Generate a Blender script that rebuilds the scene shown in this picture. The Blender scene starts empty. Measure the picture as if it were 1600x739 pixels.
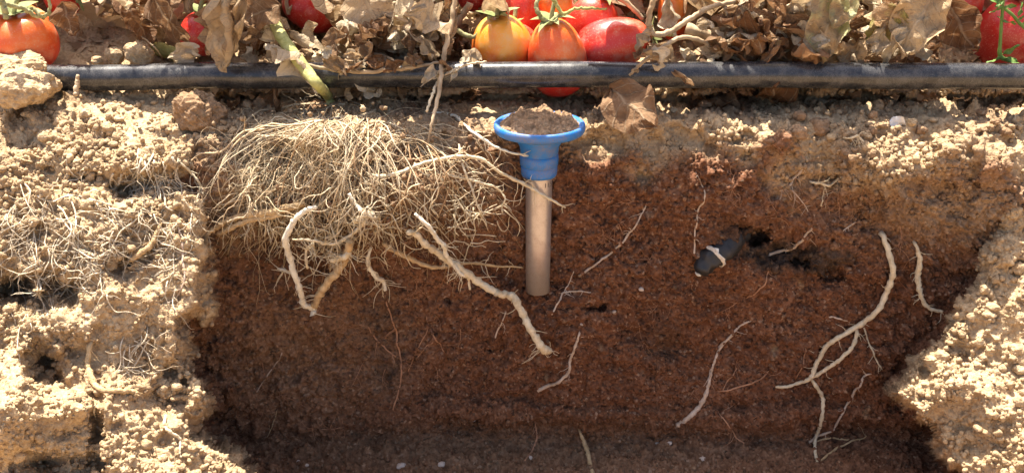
import bpy, math, random
import numpy as np
from mathutils import Vector, Matrix

# ------------------------------------------------------------------ camera, world, sun, exposure
SC = bpy.context.scene
COL = SC.collection
PITCH = math.radians(23.0)
CAM = np.array([0.0, -0.828, 0.25])
FPX = 1500.0                       # focal length in photograph pixels (1600 wide)
cd = bpy.data.cameras.new('camera'); cam = bpy.data.objects.new('camera', cd); COL.objects.link(cam)
cam.location = CAM; cam.rotation_euler = (math.pi / 2 - PITCH, 0, 0)
cd.sensor_width = 36; cd.lens = 36 * FPX / 1600; cd.clip_start = 0.01; cd.clip_end = 1000
SC.camera = cam
SUN_EL = math.radians(72); SUN_AZ = math.radians(-32)      # azimuth from +Y towards +X
SUN_DIR = Vector((math.sin(SUN_AZ) * math.cos(SUN_EL), math.cos(SUN_AZ) * math.cos(SUN_EL), math.sin(SUN_EL)))
w = bpy.data.worlds.new('World'); SC.world = w; w.use_nodes = True
wn = w.node_tree.nodes; wl = w.node_tree.links
sky = wn.new('ShaderNodeTexSky'); sky.sky_type = 'NISHITA'; sky.sun_disc = False
sky.sun_elevation = SUN_EL; sky.sun_rotation = SUN_AZ; sky.air_density = .8; sky.dust_density = 4.0; sky.ozone_density = .4
wl.new(sky.outputs[0], wn['Background'].inputs['Color']); wn['Background'].inputs['Strength'].default_value = 0.102
sd = bpy.data.lights.new('sun', 'SUN'); sun = bpy.data.objects.new('sun', sd); COL.objects.link(sun)
sd.energy = 5.0; sd.angle = math.radians(0.5); sd.color = (1.0, 0.93, 0.81)
sun.rotation_euler = SUN_DIR.to_track_quat('Z', 'Y').to_euler(); sun.location = (0, 0, 3)
SC.view_settings.view_transform = 'Standard'; SC.view_settings.look = 'None'
SC.view_settings.exposure = 1.76; SC.view_settings.gamma = 1.0; SC.view_settings.use_curve_mapping = False
SC.render.engine = 'CYCLES'; SC.cycles.max_bounces = 8; SC.cycles.diffuse_bounces = 5

random.seed(7); RNG = np.random.default_rng(11)
FWD = np.array([0, math.cos(PITCH), -math.sin(PITCH)]); UPV = np.array([0, math.sin(PITCH), math.cos(PITCH)])

def at(px, py, y):
    """world point at depth y seen in direction of photograph pixel"""
    d = np.array([(px - 800) / FPX, 0, 0]) + UPV * (-(py - 369.5) / FPX) + FWD
    return CAM + d * ((y - CAM[1]) / d[1])
def project(p):
    d = np.asarray(p) - CAM
    dep = d @ FWD
    return 800 + FPX * d[0] / dep, 369.5 - FPX * (d @ UPV) / dep
def pxm(p):                        # metres per pixel at a point
    return float((np.asarray(p) - CAM) @ FWD) / FPX

# ------------------------------------------------------------------ noise
def hashu(ix, iy, iz, seed):
    h = (ix.astype(np.uint32) * np.uint32(374761393) + iy.astype(np.uint32) * np.uint32(668265263)
         + iz.astype(np.uint32) * np.uint32(2246822519) + np.uint32((seed * 3266489917) & 0xffffffff))
    h ^= h >> np.uint32(15); h *= np.uint32(2246822519); h ^= h >> np.uint32(13); h *= np.uint32(3266489917); h ^= h >> np.uint32(16)
    return h
def vnoise(P, scale, seed=0):
    q = P * scale + 1000.0
    i = np.floor(q); f = (q - i); i = i.astype(np.int64); f = f * f * (3 - 2 * f)
    out = 0
    for dx in (0, 1):
        wx = f[..., 0] if dx else 1 - f[..., 0]
        for dy in (0, 1):
            wy = f[..., 1] if dy else 1 - f[..., 1]
            for dz in (0, 1):
                wz = f[..., 2] if dz else 1 - f[..., 2]
                h = hashu(i[..., 0] + dx, i[..., 1] + dy, i[..., 2] + dz, seed)
                out = out + wx * wy * wz * (h.astype(np.float64) / 4294967295.0)
    return out * 2 - 1
def fbm(P, scale, octs=4, seed=0, gain=0.5):
    a = 1; s = 0
    for o in range(octs):
        s = s + a * vnoise(P, scale * 2 ** o, seed + o * 17); a *= gain
    return s
def bumps(P, cell, seed=0, rmin=0.3, rmax=0.62):
    """round crumbs packed in space, cut by the surface: height in metres"""
    q = P / cell + 1000.0
    b = np.floor(q - 0.5).astype(np.int64)
    best = np.zeros(q.shape[:-1])
    for dx in (0, 1):
        for dy in (0, 1):
            for dz in (0, 1):
                ix, iy, iz = b[..., 0] + dx, b[..., 1] + dy, b[..., 2] + dz
                h = hashu(ix, iy, iz, seed)
                fx = (h & np.uint32(1023)) / 1023.0; fy = ((h >> np.uint32(10)) & np.uint32(1023)) / 1023.0
                fz = ((h >> np.uint32(20)) & np.uint32(1023)) / 1023.0
                r = rmin + (rmax - rmin) * (((h * np.uint32(2654435761)) >> np.uint32(22)) / 1023.0) ** 1.5
                d2 = (q[..., 0] - ix - .15 - .7 * fx) ** 2 + (q[..., 1] - iy - .15 - .7 * fy) ** 2 + (q[..., 2] - iz - .15 - .7 * fz) ** 2
                best = np.maximum(best, np.sqrt(np.maximum(0, r * r - d2)))
    return best * cell
def sstep(a, b, x):
    t = np.clip((x - a) / (b - a), 0, 1); return t * t * (3 - 2 * t)
def smin(a, b, k):
    h = np.clip(.5 + .5 * (b - a) / k, 0, 1); return b * (1 - h) + a * h - k * h * (1 - h)
def smax(a, b, k): return -smin(-a, -b, k)

# ------------------------------------------------------------------ materials
def newmat(name):
    m = bpy.data.materials.new(name); m.use_nodes = True
    nt = m.node_tree; b = nt.nodes['Principled BSDF']
    return m, nt, b
class NT:
    def __init__(s, nt): s.n = nt.nodes; s.l = nt.links
    def node(s, t, **kw):
        n = s.n.new(t)
        for k, v in kw.items():
            if k in n.inputs.keys(): n.inputs[k].default_value = v
            else: setattr(n, k, v)
        return n
    def noise(s, scale, detail=4, rough=.55, vec=None):
        n = s.node('ShaderNodeTexNoise', Scale=scale, Detail=detail, Roughness=rough)
        s.l.new(vec or s.coord(), n.inputs['Vector']); return n.outputs['Fac']
    def coord(s, which='Object'):
        if not hasattr(s, '_c'): s._c = s.n.new('ShaderNodeTexCoord')
        return s._c.outputs[which]
    def ramp(s, fac, stops):
        r = s.n.new('ShaderNodeValToRGB'); e = r.color_ramp.elements
        while len(e) < len(stops): e.new(.5)
        for i, (p, c) in enumerate(stops):
            e[i].position = p; e[i].color = (*c, 1)
        s.l.new(fac, r.inputs[0]); return r.outputs[0]
    def mix(s, fac, a, b, mode='MIX'):
        m = s.n.new('ShaderNodeMix'); m.data_type = 'RGBA'; m.blend_type = mode
        for sock, v in ((m.inputs[0], fac), (m.inputs[6], a), (m.inputs[7], b)):
            if isinstance(v, (int, float)): sock.default_value = v
            elif isinstance(v, tuple): sock.default_value = (*v, 1)
            else: s.l.new(v, sock)
        return m.outputs[2]
    def math(s, op, a, b=None, clamp=False):
        m = s.n.new('ShaderNodeMath'); m.operation = op; m.use_clamp = clamp
        for i, v in enumerate((a, b)):
            if v is None: continue
            if isinstance(v, (int, float)): m.inputs[i].default_value = v
            else: s.l.new(v, m.inputs[i])
        return m.outputs[0]
    def maprange(s, v, a, b, c=0, d=1):
        m = s.n.new('ShaderNodeMapRange')
        s.l.new(v, m.inputs[0])
        for i, x in enumerate((a, b, c, d)): m.inputs[i + 1].default_value = x
        return m.outputs[0]
    def bump(s, h, strength, dist, b):
        n = s.n.new('ShaderNodeBump'); n.inputs['Strength'].default_value = strength; n.inputs['Distance'].default_value = dist
        s.l.new(h, n.inputs['Height']); s.l.new(n.outputs[0], b.inputs['Normal']); return n

DRY = [(.22, (.27, .178, .096)), (.5, (.43, .305, .178)), (.78, (.57, .435, .272))]
MOIST = [(.22, (.064, .026, .014)), (.5, (.155, .067, .035)), (.78, (.275, .142, .083))]
def soil_material(name, attr=True, dry=1.0):
    m, nt, b = newmat(name); k = NT(nt)
    c = k.coord('Object') if not attr else None
    g = k.n.new('ShaderNodeNewGeometry'); pos = g.outputs['Position']
    n1 = k.math('ADD', k.math('MULTIPLY', k.noise(22, 5, .6, pos), .45), k.math('MULTIPLY', k.noise(7, 4, .65, pos), .65)); n1 = k.math('SUBTRACT', n1, .05); n2 = k.noise(160, 4, .6, pos)
    v = k.node('ShaderNodeTexVoronoi', Scale=420.0); k.l.new(pos, v.inputs['Vector'])
    sep = k.n.new('ShaderNodeSeparateColor'); k.l.new(v.outputs['Color'], sep.inputs[0])
    t = k.math('ADD', k.math('MULTIPLY', n1, .5), k.math('MULTIPLY', n2, .5))
    t = k.math('ADD', t, k.math('MULTIPLY', k.math('SUBTRACT', sep.outputs[0], .5), .24))
    moist = k.ramp(t, MOIST); dryc = k.ramp(t, DRY)
    sp = k.maprange(sep.outputs[1], .955, .965)                    # pale mineral grains
    moist = k.mix(k.math('MULTIPLY', sp, .55), moist, (.36, .24, .16))
    dk = k.maprange(sep.outputs[2], .07, .05)                      # dark organic grains
    moist = k.mix(k.math('MULTIPLY', dk, .7), moist, (.03, .02, .014))
    if attr:
        a = k.n.new('ShaderNodeAttribute'); a.attribute_name = 'dry'
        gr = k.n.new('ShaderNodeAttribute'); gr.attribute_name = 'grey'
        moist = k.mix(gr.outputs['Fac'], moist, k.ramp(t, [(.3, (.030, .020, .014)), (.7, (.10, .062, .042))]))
        col = k.mix(a.outputs['Fac'], moist, dryc)
    else:
        col = k.mix(dry, moist, dryc)
    k.l.new(col, b.inputs['Base Color'])
    b.inputs['Roughness'].default_value = 1; b.inputs['Specular IOR Level'].default_value = .12
    h = k.math('ADD', k.noise(900, 3, .6, pos), k.math('MULTIPLY', v.outputs['Distance'], -.8))
    k.bump(h, .8, .0016, b)
    return m
M = {}
M['soil'] = soil_material('soil')
M['clod'] = soil_material('clod_soil', False, 1.0)
M['clod_brown'] = soil_material('clod_soil_brown', False, .45)
M['clod_moist'] = soil_material('clod_soil_moist', False, .1)

def simple(name, c1, c2, scale=60, rough=.8, bump=.3, dist=.0008, spec=.3, detail=4, rnd=None):
    m, nt, b = newmat(name); k = NT(nt)
    n = k.noise(scale, detail)
    col = k.ramp(n, [(.3, c1), (.7, c2)])
    if rnd:
        oi = k.n.new('ShaderNodeObjectInfo')
        col = k.mix(k.math('MULTIPLY', oi.outputs['Random'], rnd[1]), col, rnd[0])
    k.l.new(col, b.inputs['Base Color']); b.inputs['Roughness'].default_value = rough
    b.inputs['Specular IOR Level'].default_value = spec
    if bump: k.bump(k.noise(scale * 4, 3), bump, dist, b)
    return m
def root_mat(name, c1, c2, stain=(.26, .15, .075)):
    m, nt, b = newmat(name); k = NT(nt); g = k.n.new('ShaderNodeNewGeometry'); pos = g.outputs['Position']
    col = k.ramp(k.noise(190, 4, .6, pos), [(.3, c1), (.7, c2)])
    col = k.mix(k.maprange(k.math('ADD', k.math('MULTIPLY', k.noise(55, 5, .65, pos), .7), k.math('MULTIPLY', k.noise(420, 3, .6, pos), .3)), .52, .68, 0, .5), col, stain)
    k.l.new(col, b.inputs['Base Color']); b.inputs['Roughness'].default_value = .8; b.inputs['Specular IOR Level'].default_value = .2
    k.bump(k.math('ADD', k.noise(420, 4, .65, pos), k.noise(1100, 2, .6, pos)), .9, .0011, b); return m
M['root_cream'] = root_mat('root_cream', (.50, .40, .25), (.70, .60, .43))
M['root_white'] = root_mat('root_white', (.60, .53, .40), (.80, .74, .60))
M['root_tan'] = root_mat('root_tan', (.36, .235, .115), (.58, .42, .235))
M['root_grey'] = root_mat('root_grey', (.40, .30, .22), (.60, .47, .36))
M['root_red'] = simple('root_red', (.27, .13, .07), (.44, .24, .135), 150, .8, .35)
M['root_fine'] = root_mat('root_fine', (.44, .31, .18), (.72, .58, .38), (.30, .19, .10))
M['root_brown'] = simple('root_brown', (.20, .115, .055), (.40, .26, .14), 70, .85, 0)
M['root_web'] = root_mat('root_web', (.46, .37, .25), (.72, .62, .47), (.40, .29, .18))
M['stem_green'] = root_mat('stem_green', (.26, .27, .08), (.48, .46, .19), (.34, .24, .12))
M['stem_dry'] = simple('stem_dry', (.24, .165, .095), (.50, .38, .24), 80, .8, .5, .0008)
M['stem_hairy'] = simple('stem_hairy', (.16, .15, .06), (.36, .34, .18), 140, .9, .6, .0012)
M['weed'] = simple('weed_green', (.06, .12, .02), (.14, .22, .05), 60, .55, .2, .0006)
M['sepal'] = simple('sepal_green', (.11, .14, .035), (.30, .30, .13), 90, .8, .4, .0006)
M['pebble'] = simple('pebble', (.36, .27, .21), (.55, .46, .38), 120, .7, .3, .0005)

def leaf_material(name, stops, trans=.33, patch=None):
    m, nt, b = newmat(name); k = NT(nt)
    oi = k.n.new('ShaderNodeObjectInfo')
    uvn = k.n.new('ShaderNodeUVMap'); uvn.uv_map = 'UVMap'
    sep = k.n.new('ShaderNodeSeparateXYZ'); k.l.new(uvn.outputs[0], sep.inputs[0])
    off = k.n.new('ShaderNodeVectorMath'); off.operation = 'ADD'
    k.l.new(k.coord('Object'), off.inputs[0]); k.l.new(oi.outputs['Location'], off.inputs[1])
    n = k.noise(3.2, 6, .65, off.outputs[0])
    f = k.math('ADD', k.math('MULTIPLY', n, .62), k.math('MULTIPLY', oi.outputs['Random'], .42))
    col = k.ramp(f, stops)
    if patch: col = k.mix(k.maprange(k.noise(2.0, 4, .6, off.outputs[0]), .46, .6), col, patch)
    av = k.math('ABSOLUTE', sep.outputs['Y'])
    mid = k.maprange(av, .09, .03)
    side = k.math('SINE', k.math('MULTIPLY', k.math('SUBTRACT', sep.outputs['X'], k.math('MULTIPLY', av, .22)), 46.0))
    sv = k.maprange(side, .86, .99)
    vein = k.math('MAXIMUM', mid, k.math('MULTIPLY', sv, .7))
    col = k.mix(k.math('MULTIPLY', vein, .3), col, (.62, .5, .34))
    spot = k.maprange(k.noise(14, 3, .6, off.outputs[0]), .62, .7)
    col = k.mix(k.math('MULTIPLY', spot, .45), col, (.12, .06, .03))
    k.l.new(col, b.inputs['Base Color']); b.inputs['Roughness'].default_value = .72
    b.inputs['Specular IOR Level'].default_value = .25
    h = k.math('ADD', k.math('MULTIPLY', vein, .6), k.noise(18, 5, .65, off.outputs[0]))
    bn = k.bump(h, .7, .004, b)
    tr = k.n.new('ShaderNodeBsdfTranslucent'); k.l.new(k.mix(.35, col, (.75, .4, .12), 'MULTIPLY'), tr.inputs[0]); k.l.new(col, tr.inputs[0])
    k.l.new(bn.outputs[0], tr.inputs['Normal'])
    mx = k.n.new('ShaderNodeMixShader'); mx.inputs[0].default_value = trans
    k.l.new(b.outputs[0], mx.inputs[1]); k.l.new(tr.outputs[0], mx.inputs[2])
    k.l.new(mx.outputs[0], k.n['Material Output'].inputs['Surface'])
    return m
M['leaf_dry'] = leaf_material('leaf_dry', [(.2, (.12, .06, .028)), (.4, (.27, .155, .08)), (.6, (.44, .30, .17)), (.85, (.62, .475, .285))])
M['leaf_pale'] = leaf_material('leaf_pale', [(.2, (.44, .32, .20)), (.5, (.62, .50, .34)), (.8, (.78, .69, .52))])  # pale straw leaves, lightened further so the colour carries sunlit highlights
M['leaf_brown'] = leaf_material('leaf_brown', [(.2, (.10, .045, .02)), (.5, (.22, .11, .05)), (.8, (.34, .19, .095))])
M['leaf_yellow'] = leaf_material('leaf_yellow', [(.2, (.33, .30, .06)), (.5, (.45, .42, .13)), (.8, (.55, .52, .25))], .45, (.38, .25, .14))
M['leaf_palegreen'] = leaf_material('leaf_palegreen', [(.2, (.40, .40, .18)), (.5, (.52, .50, .28)), (.8, (.62, .58, .38))], .4, (.46, .33, .19))

def tomato_material(name, top, mid, low, shift=0.0):
    m, nt, b = newmat(name); k = NT(nt)
    sep = k.n.new('ShaderNodeSeparateXYZ'); k.l.new(k.coord('Object'), sep.inputs[0])
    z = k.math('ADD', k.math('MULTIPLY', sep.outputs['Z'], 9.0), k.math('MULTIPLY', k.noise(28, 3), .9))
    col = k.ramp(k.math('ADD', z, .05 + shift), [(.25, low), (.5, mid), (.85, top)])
    dust = k.maprange(k.noise(55, 6, .7), .52, .78, 0, .5)
    sp = k.maprange(k.noise(700, 3, .65), .55, .7, 0, .4)
    d = k.math('ADD', dust, sp, True)
    col = k.mix(d, col, (.55, .38, .26))
    k.l.new(col, b.inputs['Base Color'])
    k.l.new(k.math('ADD', k.math('MULTIPLY', d, .6), .30), b.inputs['Roughness'])
    b.inputs['Subsurface Weight'].default_value = .15; b.inputs['Subsurface Radius'].default_value = (.006, .0015, .0008)
    b.inputs['Subsurface Scale'].default_value = 1
    k.bump(k.noise(40, 3), .12, .002, b)
    return m
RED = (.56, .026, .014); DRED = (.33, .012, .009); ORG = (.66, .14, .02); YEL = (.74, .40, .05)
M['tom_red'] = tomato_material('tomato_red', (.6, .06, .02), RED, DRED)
M['tom_shaded'] = tomato_material('tomato_red_shaded', RED, (.42, .015, .01), (.30, .01, .008))  # deeper red for the shaded tomatoes, their shade put into the colour
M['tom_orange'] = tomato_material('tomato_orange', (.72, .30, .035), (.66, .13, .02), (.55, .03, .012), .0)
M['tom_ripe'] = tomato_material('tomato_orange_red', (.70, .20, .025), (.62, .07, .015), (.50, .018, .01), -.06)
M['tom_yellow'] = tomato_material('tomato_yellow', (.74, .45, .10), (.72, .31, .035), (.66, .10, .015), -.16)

def plastic(name, c, dustc, amount, rough, scale=60, base=0.0):
    m, nt, b = newmat(name); k = NT(nt)
    g = k.n.new('ShaderNodeNewGeometry'); sn = k.n.new('ShaderNodeSeparateXYZ'); k.l.new(g.outputs['Normal'], sn.inputs[0])
    n = k.noise(scale, 8, .72); fine = k.noise(1400, 2, .6)
    d = k.maprange(k.math('ADD', k.math('MULTIPLY', n, .7), k.math('MULTIPLY', fine, .5)), .54, .76, base, amount)
    col = k.mix(d, c, dustc)
    k.l.new(col, b.inputs['Base Color'])
    k.l.new(k.math('ADD', k.math('MULTIPLY', d, .5), rough), b.inputs['Roughness'])
    k.bump(fine, .15, .0004, b)
    return m
M['pipe'] = plastic('black_polythene', (.012, .013, .016), (.24, .225, .205), .34, .20, 60, .02)
M['blue'] = plastic('blue_plastic', (.003, .145, .45), (.22, .155, .10), .7, .42, 70, .0)
M['grey_tube'] = plastic('grey_tube', (.48, .425, .395), (.26, .16, .095), .45, .3, 70); M['grey_tube'].node_tree.nodes['Principled BSDF'].inputs['Metallic'].default_value = .6
M['char'] = plastic('black_char', (.010, .010, .012), (.10, .08, .06), .22, .55, 120)
M['ink'] = simple('ink', (.03, .02, .02), (.05, .04, .03), 50, .8, 0)
M['band'] = simple('white_band', (.38, .33, .27), (.72, .68, .60), 300, .8, .4)
M['paper'] = simple('paper_scrap', (.5, .48, .46), (.75, .74, .72), 200, .6, .4)

# ------------------------------------------------------------------ mesh helpers
def mesh_from(name, V, F, smooth=True):
    me = bpy.data.meshes.new(name)
    V = np.asarray(V, dtype=np.float32)
    if isinstance(F, np.ndarray):
        n, kk = F.shape
        me.vertices.add(len(V)); me.vertices.foreach_set('co', V.ravel())
        me.loops.add(n * kk); me.loops.foreach_set('vertex_index', F.astype(np.int32).ravel())
        me.polygons.add(n); me.polygons.foreach_set('loop_start', np.arange(0, n * kk, kk, dtype=np.int32))
        me.update(calc_edges=True)
    else:
        me.from_pydata([tuple(v) for v in V.tolist()], [], F)
    if smooth: me.polygons.foreach_set('use_smooth', [True] * len(me.polygons))
    me.update(); return me
def obj(name, me, mat, parent=None):
    o = bpy.data.objects.new(name, me); COL.objects.link(o)
    if mat is not None:
        m = M[mat] if isinstance(mat, str) else mat
        if not me.materials: me.materials.append(m)
        elif me.materials[0] != m: o.material_slots[0].link = 'OBJECT'; o.material_slots[0].material = m
    if parent is not None:
        o.parent = parent; o.matrix_parent_inverse = Matrix.Identity(4)
        o.matrix_basis = PW[parent.name].inverted()
    PW[o.name] = Matrix.Identity(4)
    return o
PW = {}
def tag(o, label=None, cat=None, group=None, kind=None):
    if label: o['label'] = label
    if cat: o['category'] = cat
    if group: o['group'] = group
    if kind: o['kind'] = kind
    return o
def empty(name, loc, label, cat, group=None):
    e = bpy.data.objects.new(name, None); COL.objects.link(e); e.location = loc; e.empty_display_size = .01
    PW[e.name] = Matrix.Translation(Vector(loc)); tag(e, label, cat, group); return e
def part_at(name, me, mat, parent, Mw):
    """child whose mesh is local, placed by world matrix Mw"""
    o = obj(name, me, mat, parent); o.matrix_basis = PW[parent.name].inverted() @ Mw; PW[o.name] = Mw; return o
def rebase(o, p):
    pass
def origin_to(o, p):               # top-level mesh built in world coordinates: move its origin to p
    p = Vector(p); o.data.transform(Matrix.Translation(-p)); o.location = p; return o

def catmull(P, n=8):
    P = np.asarray(P, float)
    if len(P) < 3: return np.array([P[0] + (P[-1] - P[0]) * t for t in np.linspace(0, 1, n + 1)])
    Q = np.vstack([2 * P[0] - P[1], P, 2 * P[-1] - P[-2]]); out = []
    for i in range(1, len(Q) - 2):
        for t in np.linspace(0, 1, n, endpoint=False):
            a, b, c, d = Q[i - 1], Q[i], Q[i + 1], Q[i + 2]
            out.append(.5 * (2 * b + (c - a) * t + (2 * a - 5 * b + 4 * c - d) * t * t + (3 * b - a - 3 * c + d) * t ** 3))
    out.append(P[-1]); return np.array(out)
def tube(P, R, seg=6, cap=True, base=0):
    """tapered tube along points; returns verts, faces"""
    P = np.asarray(P, float); n = len(P); R = np.broadcast_to(np.asarray(R, float), (n,))
    T = np.gradient(P, axis=0); T /= np.linalg.norm(T, axis=1)[:, None] + 1e-12
    a = np.array([0, -1, .3]); V = []
    for i in range(n):
        s = np.cross(T[i], a)
        if np.linalg.norm(s) < .1: s = np.cross(T[i], [1, 0, 0.2])
        s /= np.linalg.norm(s); u = np.cross(s, T[i])
        for k in range(seg):
            th = 2 * math.pi * k / seg
            V.append(P[i] + R[i] * (math.cos(th) * s + math.sin(th) * u))
    F = []
    for i in range(n - 1):
        for k in range(seg):
            k2 = (k + 1) % seg
            F.append((base + i * seg + k, base + i * seg + k2, base + (i + 1) * seg + k2, base + (i + 1) * seg + k))
    if cap:
        F.append(tuple(base + k for k in range(seg))[::-1]); F.append(tuple(base + (n - 1) * seg + k for k in range(seg)))
    return V, F
class MB:
    def __init__(s): s.V = []; s.F = []
    def tube(s, P, R, seg=6):
        v, f = tube(P, R, seg, True, len(s.V)); s.V += v; s.F += f
    def build(s, name, mat, parent=None): return obj(name, mesh_from(name, np.array(s.V), s.F), mat, parent)
def lathe(prof, seg=48, wob=None):
    V = []; F = []
    for i, (r, z) in enumerate(prof):
        for k in range(seg):
            th = 2 * math.pi * k / seg
            V.append((r * math.cos(th), r * math.sin(th), z))
    for i in range(len(prof) - 1):
        for k in range(seg):
            k2 = (k + 1) % seg
            F.append((i * seg + k, i * seg + k2, (i + 1) * seg + k2, (i + 1) * seg + k))
    return np.array(V), F

# ------------------------------------------------------------------ the soil: trench wall, banks, floor and field surface as one sheet
pxs = np.concatenate([np.linspace(-2600, -80, 90)[:-1], np.arange(-80, 1680, 1.75), np.linspace(1680, 4200, 90)[1:]])
pys = np.concatenate([np.linspace(-120, 20, 30)[:-1], np.linspace(20, 110, 40)[:-1], np.arange(110, 760, 1.65), np.linspace(760, 2300, 110)[1:]])
PX, PY = np.meshgrid(pxs, pys)
DX = (PX - 800) / FPX; DYv = -(PY - 369.5) / FPX
DYW = DYv * UPV[1] + FWD[1]; DZW = DYv * UPV[2] + FWD[2]
GX = DX / DYW; GZ = DZW / DYW
def plane_y(a, b, c):              # depth of plane z = a + b x + c y along the view rays
    return CAM[1] + (a + c * CAM[1] - CAM[2]) / (GZ - b * GX - c)
def world(Y):
    t = Y - CAM[1]; return np.stack([GX * t, Y, CAM[2] + GZ * t], -1)
def gz(x0, y0, sx, sy, p=2):
    return np.exp(-(np.abs((PX - x0) / sx) ** p + np.abs((PY - y0) / sy) ** p))
low = np.stack([PX * .0006, PY * .0006, PX * 0], -1)
nl = fbm(low, 9, 3, 5); nm = fbm(low, 30, 3, 9)
field = plane_y(0.0, 0, 0.012)
chamfer = plane_y(-.060, 0, 2.0)
wall = .010 + .010 * nl + .004 * nm
wall -= .016 * sstep(1330, 1480, PX) * sstep(420, 300, PY)
wall -= .019 * sstep(446, 466, PY) * gz(841, 500, 60, 90)
wall -= .010 * gz(1000, 640, 300, 60) + .010 * sstep(628, 650, PY + 14 * nl) * sstep(672, 655, PY + 14 * nl) * sstep(620, 720, PX)
wall += .006 * fbm(low, 20, 2, 91)
wall = smax(wall, .006 + .003 * nm, .006) * gz(841, 330, 70, 120, 6) + wall * (1 - gz(841, 330, 70, 120, 6))
Y = smax(smax(wall, field, .006), chamfer + .014 * nm + .020 * nl, .012)
# raised bed behind the pipe
bed = smax(plane_y(-.0875, 0, 1.03) + .012 * nm, plane_y(.0324, 0, .03), .012)
Y = smin(Y, bed + .5 * sstep(146, 175, PY), .008)
# root ball bulging from the wall under the plant
Y = Y - .038 * gz(540, 298, 185, 92, 2.1) - .014 * gz(680, 300, 110, 70, 2) - .02 * gz(530, 190, 60, 40)
Y = Y - .022 * gz(350, 300, 40, 60, 2)
# lip on the right
Y = Y - .022 * gz(1500, 245, 150, 40, 2.4)
# small clod of dry earth stuck to the wall
Y = Y - .018 * gz(1375, 265, 62, 36, 2.6)
floor = plane_y(-.338, 0, -.02)
Y = smin(Y, floor, .03)
# left bank
eL = np.interp(PY, [100, 180, 260, 330, 480, 560, 640, 739, 1000], [262, 278, 290, 318, 326, 296, 312, 365, 460]) + 26 * nm + 14 * nl
bank = smin(smax(plane_y(-.004, 0, .34), plane_y(.030, .0, 1.20), .03), floor, .04)
bank = bank + .010 * nl + .006 * nm
nb = fbm(low, 55, 3, 12)
jag = 1 + .55 * nb
bank = bank + (.036 * gz(74, 572, 40, 44, 2.0) + .045 * gz(50, 452, 75, 24, 2.4) + .042 * gz(225, 288, 80, 20, 2.4) + .022 * gz(150, 655, 9, 55) + .03 * gz(265, 610, 30, 30) + .03 * gz(100, 725, 60, 14) + .025 * gz(205, 425, 30, 22)) * jag + .004 * nb
bank = bank - .05 * gz(0, 640, 60, 85, 3) - .02 * gz(120, 640, 80, 40)
mL = sstep(eL + 44, eL - 22, PX); mLd = .82 * mL + .18 * sstep(eL - 10, eL - 190, PX)
# right bank
eR = np.interp(PY, [250, 330, 480, 620, 739, 1000], [1720, 1600, 1482, 1392, 1482, 1600]) + 20 * nm + 12 * nl
bankR = smin(plane_y(-.270, .41, 1.0), floor, .03) + .018 * nl + .006 * nm + .003 * nb
mR = sstep(eR - 14, eR + 24, PX); mRd = .86 * mR + .14 * sstep(eR + 10, eR + 150, PX)
Y = Y * (1 - mLd) + np.minimum(bank, Y + .02) * mLd
Y = Y * (1 - mRd) + np.minimum(bankR, Y + .01) * mRd
# holes in the wall beside the charred stub
nj = fbm(low, 80, 3, 14)
def hole(x, y, sx, sy, d): return d * sstep(.32, .62, gz(x, y, sx, sy, 2) + .16 * nj)
HOLES = hole(1182, 372, 26, 16, .030) + hole(1248, 412, 24, 12, .011) + hole(1302, 430, 26, 11, .012) + .014 * gz(1215, 395, 50, 22)
HOLES += .008 * gz(930, 482, 16, 5) + .009 * gz(395, 715, 18, 8) + .008 * gz(1060, 660, 14, 5) + .006 * gz(760, 545, 12, 4) + .008 * gz(1380, 540, 14, 6) + .006 * gz(700, 470, 10, 5)
HOLES += .02 * gz(1158, 352, 20, 8) + .012 * gz(930, 480, 14, 6) + .01 * gz(600, 585, 26, 36) + .012 * gz(1045, 545, 20, 16)
Y = Y + HOLES
P0 = world(Y)
del GX
GX = DX / DYW
# masks
Zw = P0[..., 2]
upper = sstep(-.085, -.012, Zw + .035 * nl + .03 * nm)
ballm = gz(545, 285, 195, 98, 3.0)
hard = np.clip(np.maximum(np.maximum(mL, mR), np.maximum(upper, ballm * .8)), 0, 1)
# displacement along the surface normal
def normals(P):
    du = np.gradient(P, axis=1); dv = np.gradient(P, axis=0)
    n = np.cross(du, -dv); n /= np.linalg.norm(n, axis=-1)[..., None] + 1e-12
    fl = np.sum(n * (P - CAM), -1) > 0
    n[fl] *= -1
    return n
N0 = normals(P0)
wp = P0 + .006 * np.stack([vnoise(P0, 80, 1), vnoise(P0, 80, 2), vnoise(P0, 80, 3)], -1) + .0022 * np.stack([vnoise(P0, 260, 4), vnoise(P0, 260, 5), vnoise(P0, 260, 6)], -1)
far = ((PX < -300) | (PX > 1900) | (PY > 900))
bigb = bumps(wp, .030, 21, .3, .6); midb = bumps(wp, .0125, 22, .25, .6); smb = bumps(wp, .0062, 23, .3, .6); tiny = bumps(P0 + (wp - P0) * .3, .0034, 24, .3, .6)
fine = fbm(P0, 110, 4, 31)
rough_zone = sstep(-.25, .45, fbm(P0, 14, 3, 77))           # where crumbs lie loose and where the cut is smooth
gran = fbm(P0, 330, 2, 41)
Ps = P0 * np.array([1.0, 1.0, 1.9])
crack = np.exp(-(vnoise(Ps, 26, 48) / .035) ** 2) * sstep(.05, .5, vnoise(P0, 11, 49)) * .003 + np.exp(-(vnoise(Ps, 60, 50) / .05) ** 2) * sstep(.1, .6, vnoise(P0, 17, 51)) * .002
pits = np.maximum(0, vnoise(P0, 150, 43) - .45) * .007 + np.maximum(0, vnoise(P0, 330, 44) - .4) * .006
cut = .0052 * fine + 1.1 * smb * (.3 + .7 * rough_zone) + .9 * tiny + .75 * midb * rough_zone + .3 * bigb * sstep(.1, .6, vnoise(P0, 9, 78)) + .0010 * gran - pits - crack
sm2 = sstep(-.2, .35, fbm(P0, 26, 2, 71) + .25 * (ballm + upper))
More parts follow.
